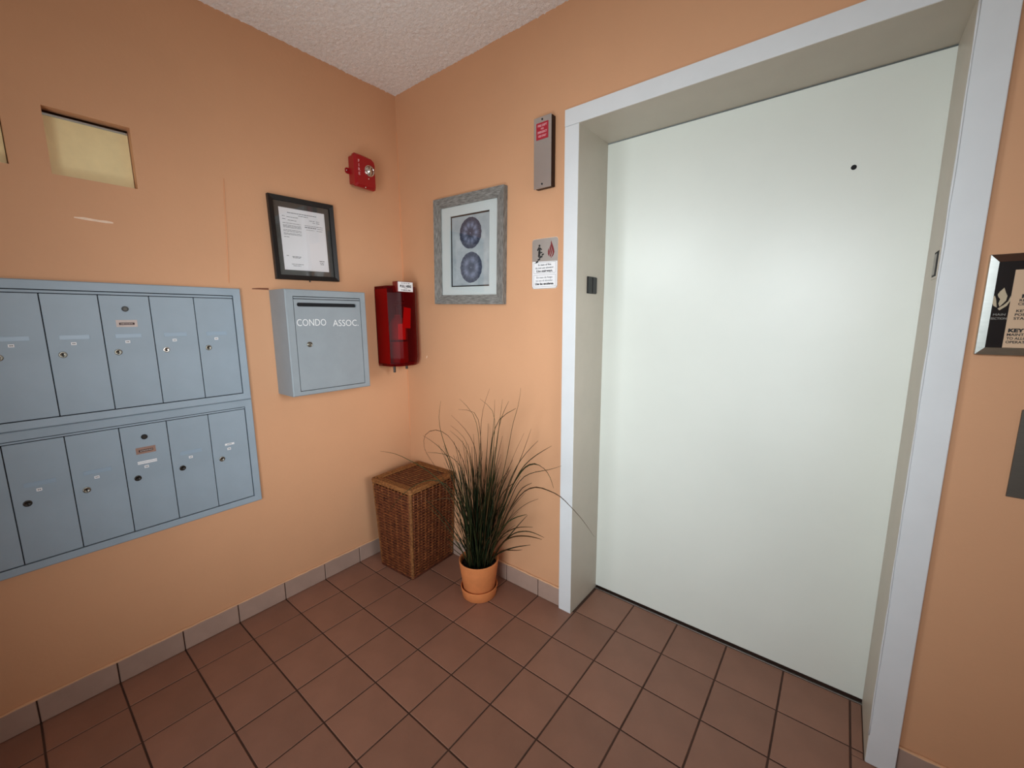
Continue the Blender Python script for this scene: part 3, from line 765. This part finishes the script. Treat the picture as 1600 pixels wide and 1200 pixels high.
for (cx_, cy_, m, s) in ((.006, .083, 'urchin_a', 1), (.010, -.083, 'urchin_b', 1)):
    bm = bmesh.new()
    n = 72; vs = [bm.verts.new(((.075 + .0014 * math.cos(k * 18 * 2 * PI / n * 1.0) + random.uniform(-.0008, .0008)) * math.cos(2 * PI * k / n), (.075 + random.uniform(-.0012, .0012)) * math.sin(2 * PI * k / n), 0)) for k in range(n)]
    c0 = bm.verts.new((0, 0, .0004))
    for k in range(n): bm.faces.new((vs[k], vs[(k + 1) % n], c0))
    obj('urchin', bm, m, pr_, loc=(cx_, cy_, .0037))
part_box('glass', 'glass', t, -mw, mw, -mh, mh, .0135, .0155)

# ------------------------------------------------------------------ fire service box beside the elevator
t = thing('fire_service_box', 'tall narrow steel box with red plate, mounted high beside the elevator frame', 'switch box', on_back(1.0065, 2.054))
part_box('side_box', 'dark_side', t, -.041, .045, -.137, .137, .0004, .0275, .002)
fp = part_box('face_plate', 'steel', t, -.0435, .0435, -.139, .139, .0275, .0305, .001)
rp = part_box('red_plate', 'red_dark', t, -.030, .029, .052, .116, .0305, .0316)
lettering('lettering', 'FIRE DEPT', .0115, 'pink_ink', rp, (0, .104, .0318), .045, bold=.0003)
lettering('lettering', 'FOR', .0085, 'pink_ink', rp, (0, .0915, .0318), .014, bold=.0003)
lettering('lettering', 'EMERGENCY', .0115, 'pink_ink', rp, (0, .0790, .0318), .046, bold=.0003)
lettering('lettering', 'USE ONLY', .0105, 'pink_ink', rp, (0, .0640, .0318), .040, bold=.0003)
for y, m in ((.128, 'gap'), (-.122, 'gap')):
    bm = bmesh.new(); lathe(bm, [(.0042, 0), (.0036, .0014), (0, .0016)], 12); obj('screw', bm, m, t, loc=(-.001, y, .0305), smooth=True)

# ------------------------------------------------------------------ in-case-of-fire sign
t = thing('elevator_fire_sign', 'small metal in-case-of-fire sign with running figure and flame, beside the elevator', 'sign', on_back(1.0025, 1.6105, -.4))
SW, SH = .134, .213
bm = bmesh.new()
rc = .012; pr = []
for (sx, sy, a0) in ((1, -1, -90), (1, 1, 0), (-1, 1, 90), (-1, -1, 180)):
    for k in range(5):
        a = R(a0 + 22.5 * k); pr.append((sx * (SW / 2 - rc) + rc * math.cos(a), sy * (SH / 2 - rc) + rc * math.sin(a)))
prism(bm, pr, .0004, .0022); plate = obj('plate', bm, 'steel_sign', t)
# raised paint edge round the plate
bm = bmesh.new(); prism(bm, [(x * 1.012, y * 1.012) for x, y in pr], .0002, .0012); obj('paint_edge', bm, 'chip', t)
Zs = .0025
def flat(name, polys, m, parent, z=Zs, th=.0004):
    bm = bmesh.new()
    for p in polys: prism(bm, p, z, z + th)
    return obj(name, bm, m, parent)
# bright reflection on the lower half of the plate, painted in as a white panel
bm = bmesh.new(); prism(bm, [(-.0655, .012), (-.0655, -.094), (-.058, -.1045), (.058, -.1045), (.0655, -.094), (.0655, .008)], .0022, .0024); obj('painted_reflection', bm, 'sticker', plate)
# running man on stairs
man = [[(-.028 + .005 * math.cos(R(k * 45)), .078 + .005 * math.sin(R(k * 45))) for k in range(8)],
       [(-.033, .073), (-.023, .070), (-.014, .062), (-.017, .058), (-.024, .063), (-.022, .052), (-.026, .048), (-.034, .052), (-.030, .062), (-.036, .056), (-.041, .060)],
       [(-.034, .052), (-.026, .048), (-.018, .052), (-.012, .050), (-.013, .046), (-.020, .046), (-.026, .043), (-.030, .034), (-.027, .028), (-.031, .027), (-.036, .034), (-.034, .042)],
       [(-.030, .050), (-.022, .050), (-.024, .038), (-.020, .030), (-.026, .028), (-.030, .038)]]
stairs = [[(-.047, .002), (-.047, .012), (-.037, .014), (-.036, .022), (-.028, .024), (-.027, .032), (-.016, .034), (-.015, .042), (-.004, .044), (-.005, .038), (-.012, .036), (-.012, .028), (-.023, .026), (-.024, .018), (-.033, .016), (-.034, .008), (-.042, .006)]]
flat('running_figure', man, 'black_ink', plate); flat('stairs', stairs, 'black_ink', plate)
flame = [[(.033, .094), (.040, .078), (.047, .060), (.050, .046), (.046, .034), (.034, .022), (.032, .022), (.040, .036), (.041, .046), (.036, .060), (.031, .074), (.031, .084)],
         [(.030, .078), (.033, .062), (.037, .048), (.036, .038), (.030, .026), (.026, .030), (.030, .040), (.029, .050), (.025, .064)],
         [(.022, .064), (.027, .048), (.026, .038), (.022, .030), (.017, .040), (.017, .052)]]
flat('flame', flame, 'flame_red', plate)
for (y0, y1) in ((-.040, .006), (-.098, -.047)):
    bm = bmesh.new(); frame(bm, .116, y1 - y0, .0008, Zs, Zs + .0003); obj('border', bm, 'ink', plate, loc=(0, (y0 + y1) / 2, 0))
for txt, y, s, w, m, bd in (('In case of fire', -.004, .011, .068, 'ink', .0002), ('do not use elevator.', -.017, .011, .098, 'ink', .0001), ('Use stairways.', -.0305, .014, .086, 'black_ink', .0003),
                            ('En caso de fuego', -.058, .011, .084, 'ink', 0), ('no use el elevador.', -.0715, .011, .092, 'ink', 0), ('Use las escaleras.', -.0855, .0125, .098, 'black_ink', .0005)):
    lettering('lettering', txt, s, m, plate, (0, y, Zs + .0003), w, bold=bd)

# ------------------------------------------------------------------ fire key panel and call plate at the right edge
KW, KH = .36, .242
t = thing('fire_key_panel', 'steel framed black and tan fire service key instruction panel right of the elevator', 'sign', on_back(2.3175 + KW / 2, 1.4005))
bm = bmesh.new(); frame(bm, KW, KH, .0175, .0004, .015, .0006, .0085); obj('frame', bm, 'steel_dull', t)
part_box('black_panel', 'black_panel', t, -KW / 2 + .016, KW / 2 - .016, -KH / 2 + .016, KH / 2 - .016, .001, .0052)
part_box('tan_panel', 'tan_panel', t, -KW / 2 + .046, KW / 2 - .018, -KH / 2 + .018, KH / 2 - .038, .0052, .0058)
fx, fy = -KW / 2 + .031, .011
s = .9
FL = [[(.002, .034), (.006, .022), (.010, .012), (.009, .000), (.003, -.010), (-.001, -.016), (-.004, -.008), (-.002, .004), (-.006, .010), (-.008, .016), (-.005, .024)],
      [(.016, .012), (.017, .000), (.012, -.014), (.000, -.026), (-.004, -.021), (.006, -.012), (.013, -.002)],
      [(-.013, .014), (-.010, .006), (-.008, -.004), (-.006, -.018), (-.012, -.014), (-.016, -.004), (-.016, .006)]]
FL = [[(fx + x * s, fy + y * s) for x, y in q] for q in FL]
flat('flame_emblem', FL, 'tan_ink', t, .0053, .0004)
lettering('lettering', 'MAIN', .0075, 'dim_ink', t, (fx + .001, fy - .034, .0054), .020)
lettering('lettering', 'SECTION', .0075, 'dim_ink', t, (fx + .001, fy - .0435, .0054), .026)
kx = -KW / 2 + .050
for txt, y, sz, bd, w in (('KEY', .056, .0115, .0007, .024), ('SWITCH', .0475, .008, .0002, .032),
                       ('KEY', .020, .0115, .0007, .026), ('REGULAR', .0105, .0085, .0002, .038), ('CLOSE', .002, .0085, .0002, .028),
                       ('KEY TO', -.0145, .0085, .0002, .032), ('POSITION', -.0235, .0085, .0002, .040), ('STARTS', -.0325, .0085, .0002, .032),
                       ('KEY', -.0615, .0115, .0007, .026), ('MAINTAIN', -.0715, .0085, .0002, .042), ('TO ALLOW', -.0805, .0085, .0002, .041), ('OPERATION', -.0895, .0085, .0002, .046)):
    xs = {(.056): .018, (.0475): .018, (.020): .012, (.0105): .010, (.002): .009, (-.0145): .008, (-.0235): .007, (-.0325): .006}.get(y, .0)
    lettering('lettering', txt, sz, 'black_ink', t, (kx + xs + w / 2, y, .0060), w, bold=bd)
t = thing('call_plate', 'plain steel plate on the orange wall below the fire key panel', 'plate', on_back(2.415 + .06, 1.035))
part_box('plate', 'plate_steel', t, -.06, .06, -.112, .112, .0004, .004, .001)
for y in (-.100, .100):
    bm = bmesh.new(); lathe(bm, [(.004, 0), (.0034, .0014), (0, .0016)], 12); obj('screw', bm, 'lock_dark', t, loc=(.015, y, .004), smooth=True)

# ------------------------------------------------------------------ wicker hamper
HZ = .512
t = thing('wicker_hamper', 'tall brown wicker hamper with lid standing in the corner', 'basket', Matrix.Translation((.246, -.172, 0)) @ Matrix.Rotation(R(2.5), 4, 'Z'))
def hx(z): f = z / HZ; return .1285 + .0265 * f
def hy(z): f = z / HZ; return .148 + .0135 * f
def ring(z, grow=0.0, rc=.012):
    """rounded rectangle outline with outward normals and the side each point lies on"""
    a, b = hx(z) + grow, hy(z) + grow; out = []
    for (sx, sy, a0) in ((1, -1, -90), (1, 1, 0), (-1, 1, 90), (-1, -1, 180)):
        for k in range(3):
            an = R(a0 + 45 * k); out.append(((sx * (a - rc) + rc * math.cos(an), sy * (b - rc) + rc * math.sin(an)), (math.cos(an), math.sin(an))))
    return out
def walk(z, n):
    P = ring(z); P.append(P[0]); s = [0]
    for p, q in zip(P, P[1:]): s.append(s[-1] + math.hypot(q[0][0] - p[0][0], q[0][1] - p[0][1]))
    out = []
    for k in range(n):
        d = s[-1] * k / n; i = max(j for j in range(len(s) - 1) if s[j] <= d + 1e-9)
        f = (d - s[i]) / max(1e-9, s[i + 1] - s[i])
        p = [P[i][0][c] * (1 - f) + P[i + 1][0][c] * f for c in (0, 1)]; nn = [P[i][1][c] * (1 - f) + P[i + 1][1][c] * f for c in (0, 1)]
        out.append((p, nn))
    return out
NS = 46                                         # stakes
bm = bmesh.new()
LV = [bm.verts.new((x, y, z)) for z in (.006, HZ - .02) for (x, y), _ in ring(z, -.006)]
m_ = len(LV) // 2
for k in range(m_): bm.faces.new((LV[k], LV[(k + 1) % m_], LV[m_ + (k + 1) % m_], LV[m_ + k]))
bm.faces.new(LV[:m_]); bm.faces.new(LV[m_:])
obj('liner', bm, 'wicker_dark', t)
bm = bmesh.new()
zs = [.008 + (HZ - .034) * k / 6 for k in range(7)]
W6 = [walk(z, NS) for z in zs]
for k in range(NS):
    tube(bm, [(W6[j][k][0][0] + W6[j][k][1][0] * .0012, W6[j][k][0][1] + W6[j][k][1][1] * .0012, zs[j]) for j in range(7)], .0038, 6)
o = obj('stakes', bm, 'wicker', t, smooth=True); o['kind'] = 'stuff'
for side in range(2):
    bm = bmesh.new()
    z = .010; r_i = 0
    while z < HZ - .030:
        if r_i % 2 == side:
            pts = []
            wk = walk(z, NS * 2)
            ph = r_i % 2
            for k, (p, n_) in enumerate(wk):
                s_ = (k // 2 + ph) % 2
                am = (.0044 if s_ else -.0030) if k % 2 == 0 else .0004
                am = am * .6 + .0020 if abs(n_[1]) > .7 else am * .7 + .0010
                am += random.uniform(-.0007, .0007)
                pts.append((p[0] + n_[0] * am, p[1] + n_[1] * am, z + random.uniform(-.0007, .0007)))
            tube(bm, pts, .0038 + random.uniform(-.0004, .0004), 5, closed=True)
        z += .0082 + random.uniform(-.0004, .0004); r_i += 1
    o = obj('woven_strands', bm, 'wicker' if side else 'wicker_dark', t, smooth=True); o['kind'] = 'stuff'
# wrapped corner posts and foot rims
for sx in (-1, 1):
    for sy in (-1, 1):
        bm = bmesh.new()
        pts = []; turns = 62; st_ = 7
        for k in range(turns * st_):
            f = k / (turns * st_ - 1); z = .004 + f * (HZ - .028); an = 2 * PI * k / st_
            pts.append((sx * (hx(z) - .004) + .0078 * math.cos(an), sy * (hy(z) - .004) + .0078 * math.sin(an), z))
        tube(bm, pts, .0032, 4)
        tube(bm, [(sx * (hx(z) - .004), sy * (hy(z) - .004), z) for z in (.0, HZ - .022)], .0072, 6)
        obj('corner_post', bm, 'wicker_light', t, smooth=True)
bm = bmesh.new()
for z, g in ((.006, .003), (.014, .0035)):
    tube(bm, [(x, y, z) for (x, y), _ in ring(z, g)], .0048, 6, closed=True)
obj('foot_rim', bm, 'wicker_dark', t, smooth=True)
# lid: woven border and ribbed inset
lid = bpy.data.objects.new('lid', None)
a, b = hx(HZ) + .004, hy(HZ) + .004
bm = bmesh.new(); box(bm, -a + .006, a - .006, -b + .006, b - .006, HZ - .020, HZ - .006, .002)
lid = obj('lid', bm, 'wicker_dark', t)
bm = bmesh.new()
for z, g, r_ in ((HZ - .018, .004, .0046), (HZ - .0095, .0045, .0048), (HZ - .003, .002, .0046)):
    tube(bm, [(x, y, z) for (x, y), _ in ring(HZ, g, .010)], r_, 6, closed=True)
obj('lid_rim', bm, 'wicker_light', lid, smooth=True)
bd = .040
bm = bmesh.new()
for i in range(3):
    g = -.008 - i * .0118
    pts = []
    rg = ring(HZ, g, .006); rg.append(rg[0])
    for p, q in zip(rg, rg[1:]):
        nseg = max(1, int(math.hypot(q[0][0] - p[0][0], q[0][1] - p[0][1]) / .008))
        for k in range(nseg):
            f = k / nseg; pts.append((p[0][0] * (1 - f) + q[0][0] * f, p[0][1] * (1 - f) + q[0][1] * f, HZ - .0038 + (.0016 if (len(pts) + i) % 2 else -.0012)))
    tube(bm, pts, .0046, 5, closed=True)
o = obj('lid_border', bm, 'wicker_light', lid, smooth=True); o['kind'] = 'stuff'
bm = bmesh.new()
y = -b + bd + .010
while y < b - bd - .006:
    n_ = 24; pts = [(-a + bd + .006 + (2 * (a - bd - .006)) * k / n_, y + random.uniform(-.0006, .0006), HZ - .0092 + (.0012 if k % 4 < 2 else -.0008)) for k in range(n_ + 1)]
    tube(bm, pts, .0062, 6); y += .0205
o = obj('lid_ribs', bm, 'wicker_lid', lid, smooth=True); o['kind'] = 'stuff'
# ------------------------------------------------------------------ potted grass
PC = Vector((.732, -.172, 0))
t = thing('potted_grass', 'tall artificial grass in a terracotta pot and saucer beside the wicker hamper', 'plant', Matrix.Translation(PC))
bm = bmesh.new(); lathe(bm, [(0, .0005), (.081, .0005), (.084, .003), (.093, .052), (.0925, .055), (.0885, .055), (.0865, .050), (.080, .010), (0, .008)], 48)
obj('saucer', bm, 'terracotta', t, smooth=True)
bm = bmesh.new(); lathe(bm, [(0, .010), (.072, .010), (.0755, .014), (.0985, .186), (.0985, .1905), (.0955, .192), (.0920, .190), (.089, .165), (.0885, .160), (0, .160)], 48)
pot = obj('pot', bm, 'terracotta', t, smooth=True)
bm = bmesh.new(); lathe(bm, [(.0883, .150), (.0883, .163), (.06, .166), (.03, .167), (0, .165)], 40); obj('soil', bm, 'soil', t, smooth=True)
BLADES = [[(0.722,-0.171,0.173),(0.704,-0.182,0.254),(0.689,-0.195,0.336),(0.664,-0.212,0.411),(0.633,-0.231,0.482),(0.602,-0.252,0.553),(0.55,-0.275,0.605),(0.485,-0.297,0.646),(0.407,-0.321,0.674),(0.327,-0.346,0.701),(0.234,-0.371,0.699)],
[(0.735,-0.172,0.164),(0.733,-0.184,0.229),(0.734,-0.198,0.295),(0.731,-0.218,0.359),(0.73,-0.24,0.423),(0.726,-0.263,0.484),(0.712,-0.29,0.535),(0.674,-0.316,0.547),(0.627,-0.343,0.535),(0.583,-0.371,0.514)],
[(0.732,-0.173,0.164),(0.722,-0.184,0.25),(0.72,-0.204,0.342),(0.708,-0.225,0.425),(0.69,-0.25,0.504),(0.661,-0.276,0.571),(0.609,-0.306,0.618),(0.526,-0.334,0.599),(0.458,-0.365,0.553),(0.405,-0.398,0.493),(0.367,-0.431,0.427)],
[(0.703,-0.171,0.165),(0.682,-0.17,0.246),(0.659,-0.169,0.325),(0.635,-0.166,0.404),(0.61,-0.164,0.483),(0.578,-0.163,0.559),(0.544,-0.16,0.636),(0.503,-0.159,0.71),(0.463,-0.156,0.785),(0.443,-0.153,0.868),(0.465,-0.151,0.957)],
[(0.722,-0.171,0.173),(0.717,-0.174,0.251),(0.71,-0.174,0.326),(0.708,-0.179,0.404),(0.702,-0.182,0.48),(0.691,-0.185,0.552),(0.681,-0.19,0.625),(0.661,-0.193,0.692),(0.62,-0.198,0.75),(0.573,-0.203,0.805),(0.485,-0.206,0.826),(0.395,-0.211,0.784),(0.391,-0.216,0.711),(0.447,-0.221,0.655)],
[(0.723,-0.173,0.174),(0.717,-0.178,0.265),(0.719,-0.191,0.362),(0.722,-0.205,0.457),(0.717,-0.219,0.546),(0.713,-0.236,0.634),(0.689,-0.254,0.71),(0.616,-0.272,0.74),(0.514,-0.291,0.728)],
[(0.719,-0.173,0.166),(0.691,-0.172,0.249),(0.666,-0.175,0.336),(0.639,-0.177,0.421),(0.613,-0.18,0.507),(0.585,-0.182,0.593),(0.553,-0.184,0.676),(0.474,-0.188,0.732),(0.361,-0.191,0.764)],
[(0.729,-0.17,0.175),(0.725,-0.164,0.275),(0.72,-0.159,0.375),(0.713,-0.15,0.472),(0.702,-0.137,0.566),(0.692,-0.127,0.661),(0.667,-0.115,0.751),(0.59,-0.103,0.82),(0.475,-0.091,0.871)],
[(0.731,-0.171,0.177),(0.731,-0.178,0.276),(0.731,-0.184,0.375),(0.735,-0.194,0.473),(0.737,-0.204,0.569),(0.74,-0.214,0.663),(0.743,-0.226,0.754),(0.719,-0.238,0.833),(0.641,-0.251,0.876)],
[(0.732,-0.173,0.171),(0.724,-0.172,0.262),(0.717,-0.171,0.352),(0.709,-0.17,0.442),(0.703,-0.172,0.531),(0.696,-0.172,0.62),(0.686,-0.172,0.706),(0.642,-0.171,0.777),(0.549,-0.171,0.817)],
[(0.741,-0.173,0.181),(0.739,-0.169,0.293),(0.735,-0.162,0.4),(0.733,-0.158,0.509),(0.729,-0.152,0.615),(0.724,-0.145,0.72),(0.715,-0.137,0.822),(0.68,-0.129,0.917),(0.572,-0.121,0.975)],
[(0.745,-0.172,0.182),(0.75,-0.175,0.287),(0.757,-0.178,0.39),(0.767,-0.186,0.494),(0.776,-0.191,0.594),(0.786,-0.199,0.692),(0.793,-0.207,0.788),(0.797,-0.214,0.88),(0.782,-0.223,0.962),(0.675,-0.231,0.954)],
[(0.745,-0.172,0.182),(0.75,-0.174,0.301),(0.752,-0.174,0.417),(0.756,-0.176,0.53),(0.76,-0.178,0.642),(0.765,-0.182,0.752),(0.771,-0.185,0.859),(0.789,-0.188,0.965),(0.838,-0.191,1.065)],
[(0.757,-0.171,0.187),(0.773,-0.174,0.295),(0.794,-0.184,0.404),(0.813,-0.191,0.509),(0.838,-0.204,0.613),(0.862,-0.214,0.712),(0.885,-0.224,0.808),(0.905,-0.236,0.9),(0.913,-0.248,0.987),(0.844,-0.261,1.029)],
[(0.755,-0.169,0.178),(0.761,-0.166,0.288),(0.767,-0.162,0.396),(0.772,-0.155,0.5),(0.776,-0.147,0.602),(0.781,-0.138,0.703),(0.791,-0.129,0.804),(0.801,-0.12,0.903),(0.798,-0.111,0.998)],
[(0.765,-0.17,0.189),(0.784,-0.173,0.305),(0.804,-0.178,0.419),(0.823,-0.181,0.529),(0.844,-0.187,0.636),(0.864,-0.192,0.739),(0.886,-0.198,0.84),(0.908,-0.205,0.937),(0.929,-0.211,1.031)],
[(0.781,-0.169,0.188),(0.799,-0.17,0.289),(0.812,-0.165,0.383),(0.838,-0.164,0.479),(0.859,-0.158,0.57),(0.879,-0.154,0.659),(0.898,-0.149,0.746),(0.916,-0.146,0.832),(0.93,-0.141,0.914),(0.959,-0.136,0.994),(0.968,-0.131,1.073)],
[(0.772,-0.173,0.193),(0.782,-0.167,0.302),(0.788,-0.158,0.406),(0.796,-0.151,0.511),(0.804,-0.142,0.613),(0.812,-0.133,0.713),(0.82,-0.123,0.812),(0.832,-0.112,0.909),(0.875,-0.101,0.997)],
[(0.755,-0.169,0.185),(0.771,-0.176,0.303),(0.785,-0.181,0.418),(0.802,-0.19,0.531),(0.823,-0.199,0.641),(0.849,-0.21,0.748),(0.875,-0.219,0.851),(0.919,-0.23,0.948),(1.026,-0.241,1.008)],
[(0.797,-0.173,0.196),(0.819,-0.167,0.292),(0.837,-0.158,0.383),(0.861,-0.149,0.472),(0.883,-0.138,0.559),(0.912,-0.127,0.644),(0.947,-0.116,0.725),(0.973,-0.104,0.805),(0.996,-0.091,0.884)],
[(0.801,-0.173,0.198),(0.821,-0.169,0.29),(0.841,-0.165,0.379),(0.861,-0.163,0.468),(0.892,-0.16,0.555),(0.92,-0.155,0.638),(0.957,-0.15,0.717),(1.008,-0.146,0.79),(1.068,-0.141,0.853)],
[(0.804,-0.171,0.198),(0.835,-0.174,0.298),(0.864,-0.177,0.395),(0.895,-0.179,0.488),(0.936,-0.183,0.58),(0.976,-0.187,0.667),(1.029,-0.192,0.749),(1.099,-0.196,0.813),(1.176,-0.201,0.866)],
[(0.803,-0.17,0.197),(0.825,-0.175,0.266),(0.847,-0.179,0.333),(0.867,-0.182,0.398),(0.893,-0.19,0.464),(0.92,-0.193,0.526),(0.947,-0.199,0.588),(0.977,-0.207,0.648),(1.016,-0.214,0.704),(1.056,-0.22,0.757),(1.112,-0.228,0.789),(1.167,-0.236,0.782),(1.2,-0.243,0.752),(1.22,-0.251,0.715)],
[(0.803,-0.17,0.197),(0.825,-0.166,0.271),(0.848,-0.163,0.344),(0.869,-0.159,0.414),(0.892,-0.153,0.482),(0.919,-0.147,0.549),(0.944,-0.141,0.613),(0.984,-0.133,0.671),(1.045,-0.126,0.704),(1.109,-0.119,0.724),(1.168,-0.111,0.754)],
[(0.799,-0.17,0.195),(0.831,-0.174,0.276),(0.864,-0.178,0.355),(0.902,-0.185,0.432),(0.939,-0.193,0.508),(0.989,-0.199,0.576),(1.042,-0.208,0.642),(1.111,-0.217,0.684),(1.179,-0.224,0.686),(1.242,-0.233,0.682),(1.289,-0.242,0.659),(1.336,-0.251,0.637),(1.376,-0.261,0.611),(1.412,-0.271,0.584)],
[(0.803,-0.171,0.197),(0.817,-0.167,0.24),(0.83,-0.162,0.281),(0.852,-0.158,0.323),(0.874,-0.15,0.359),(0.912,-0.144,0.389),(0.949,-0.136,0.412),(0.989,-0.129,0.425),(1.027,-0.121,0.432)],
[(0.813,-0.172,0.195),(0.836,-0.17,0.239),(0.863,-0.172,0.286),(0.886,-0.172,0.33),(0.923,-0.172,0.367),(0.959,-0.171,0.403),(1.003,-0.171,0.426),(1.046,-0.171,0.44),(1.086,-0.171,0.44),(1.123,-0.171,0.437)],
[(0.807,-0.17,0.192),(0.833,-0.176,0.24),(0.856,-0.179,0.285),(0.894,-0.188,0.33),(0.933,-0.196,0.373),(0.978,-0.203,0.405),(1.026,-0.213,0.43),(1.072,-0.221,0.448),(1.117,-0.231,0.462),(1.159,-0.241,0.472)],
[(0.807,-0.17,0.191),(0.835,-0.168,0.241),(0.861,-0.166,0.289),(0.893,-0.163,0.334),(0.927,-0.162,0.379),(0.958,-0.159,0.421),(0.988,-0.155,0.461),(1.019,-0.151,0.5)],
[(0.798,-0.169,0.194),(0.822,-0.174,0.254),(0.845,-0.179,0.311),(0.874,-0.187,0.37),(0.91,-0.195,0.426),(0.955,-0.203,0.475),(1.01,-0.212,0.515),(1.067,-0.221,0.546)],
[(0.815,-0.169,0.208),(0.838,-0.169,0.236),(0.855,-0.164,0.26),(0.877,-0.161,0.281),(0.904,-0.156,0.291),(0.931,-0.151,0.297),(0.956,-0.146,0.303),(0.982,-0.141,0.314)],
[(0.798,-0.169,0.194),(0.829,-0.173,0.266),(0.86,-0.178,0.336),(0.892,-0.183,0.404),(0.924,-0.188,0.47),(0.955,-0.192,0.533),(0.991,-0.198,0.594),(1.029,-0.205,0.653),(1.086,-0.211,0.689)],
[(0.686,-0.172,0.138),(0.667,-0.177,0.152),(0.644,-0.181,0.163),(0.622,-0.188,0.173),(0.601,-0.194,0.184),(0.582,-0.203,0.199),(0.565,-0.212,0.215),(0.548,-0.221,0.231)],
[(0.696,-0.173,0.142),(0.668,-0.17,0.155),(0.636,-0.165,0.165),(0.603,-0.16,0.174),(0.57,-0.157,0.183),(0.532,-0.151,0.19),(0.492,-0.146,0.194),(0.449,-0.141,0.197)],
[(0.695,-0.172,0.149),(0.668,-0.172,0.175),(0.641,-0.172,0.202),(0.615,-0.172,0.23),(0.591,-0.171,0.259),(0.567,-0.17,0.29),(0.54,-0.171,0.319),(0.514,-0.171,0.349)],
[(0.705,-0.172,0.153),(0.685,-0.177,0.197),(0.673,-0.189,0.249),(0.661,-0.202,0.299),(0.65,-0.215,0.35),(0.64,-0.229,0.401),(0.611,-0.244,0.436),(0.568,-0.261,0.422)],
[(0.71,-0.173,0.162),(0.696,-0.183,0.237),(0.686,-0.198,0.314),(0.682,-0.218,0.393),(0.666,-0.238,0.465),(0.653,-0.261,0.537),(0.613,-0.285,0.586),(0.55,-0.311,0.608)],
[(0.716,-0.17,0.163),(0.695,-0.177,0.241),(0.677,-0.186,0.32),(0.655,-0.2,0.397),(0.627,-0.21,0.47),(0.594,-0.226,0.539),(0.549,-0.24,0.6),(0.505,-0.255,0.663),(0.466,-0.271,0.73)]]
def blade(pts, w, m, parent, twist=0.0):
    """a narrow folded leaf: V section that tapers to the tip"""
    pts = [Vector(p) for p in pts]
    # smooth the course
    for _ in range(1):
        q = [pts[0]]
        for a_, b__ in zip(pts, pts[1:]): q += [a_.lerp(b__, .5), b__]
        pts = [q[0]] + [(q[i - 1] + q[i] * 2 + q[i + 1]) / 4 for i in range(1, len(q) - 1)] + [q[-1]]
    bm = bmesh.new(); rows = []; n = len(pts)
    side0 = Vector((math.cos(twist), math.sin(twist), 0))
    for i, p in enumerate(pts):
        tg = (pts[min(i + 1, n - 1)] - pts[max(i - 1, 0)]).normalized()
        sd = (side0 - tg * side0.dot(tg)); sd = sd.normalized() if sd.length > .05 else tg.orthogonal().normalized()
        nr = tg.cross(sd)
        f = i / (n - 1); ww = w * (.75 + .5 * min(1, f * 4)) * (1 - f ** 3) ** .8 * .8 + .0010
        rows.append([bm.verts.new(p - sd * ww), bm.verts.new(p + nr * ww * .55), bm.verts.new(p + sd * ww), bm.verts.new(p + nr * ww * .25)])
    for A, B in zip(rows, rows[1:]):
        for k in range(4): bm.faces.new((A[k], A[(k + 1) % 4], B[(k + 1) % 4], B[k]))
    bm.faces.new(rows[0]); bm.faces.new(list(reversed(rows[-1])))
    bmesh.ops.translate(bm, vec=-PC, verts=bm.verts)
    return obj('grass_blade', bm, m, parent, smooth=True)
rb = random.Random(5)
VIEW = R(-40)
for L_ in BLADES:
    blade(L_, .0040, rb.choice(['grass', 'grass_brown', 'grass']), t, VIEW + rb.uniform(-.3, .3))
for k in range(185):
    an = rb.uniform(0, 2 * PI); br = .060 * math.sqrt(rb.random())
    bx, by = PC.x + br * math.cos(an), PC.y + br * math.sin(an)
    short = k % 5 == 0
    h = rb.uniform(.16, .34) if short else rb.uniform(.36, .74) * (1 - .15 * rb.random())
    oa = an + rb.uniform(-.9, .9)
    lean = (rb.uniform(.08, .22) if short else abs(rb.gauss(0, .085)) + .03)
    dx, dy = lean * math.cos(oa), lean * math.sin(oa) * .6
    curl = rb.uniform(.0, .9) if rb.random() < .4 else rb.uniform(0, .25)
    pts = []
    for i in range(9):
        f = i / 8
        out = .55 * f + .45 * f ** 2.4
        zz = .16 + h * (f - curl * .28 * f ** 4)
        x, y = bx + dx * out * 1.25 + .012 * math.sin(f * 3 + k) * f, by + dy * out * 1.25
        y = min(y, -.006 - .004 * (k % 4))
        if x < .425 and zz < .54: y = min(y, -.36) if y < -.3 else y; x = max(x, .43)
        pts.append((x, y, zz))
    blade(pts, rb.uniform(.0026, .0040), rb.choice(['grass_dark', 'grass_dark', 'grass', 'grass_brown']), t, VIEW + rb.uniform(-.6, .6))
# a few broad dark leaves at the heart
for k in range(10):
    an = rb.uniform(0, 2 * PI); bx, by = PC.x + .03 * math.cos(an), PC.y + .03 * math.sin(an)
    h = rb.uniform(.40, .62); ox, oy = rb.uniform(-.03, .14), rb.uniform(-.05, .05)
    blade([(bx + ox * (i / 7) ** 1.6, by + oy * (i / 7), .16 + h * i / 7) for i in range(8)], .0065, 'grass_dark', t, VIEW + rb.uniform(-.4, .4))
bpy.context.view_layer.update()
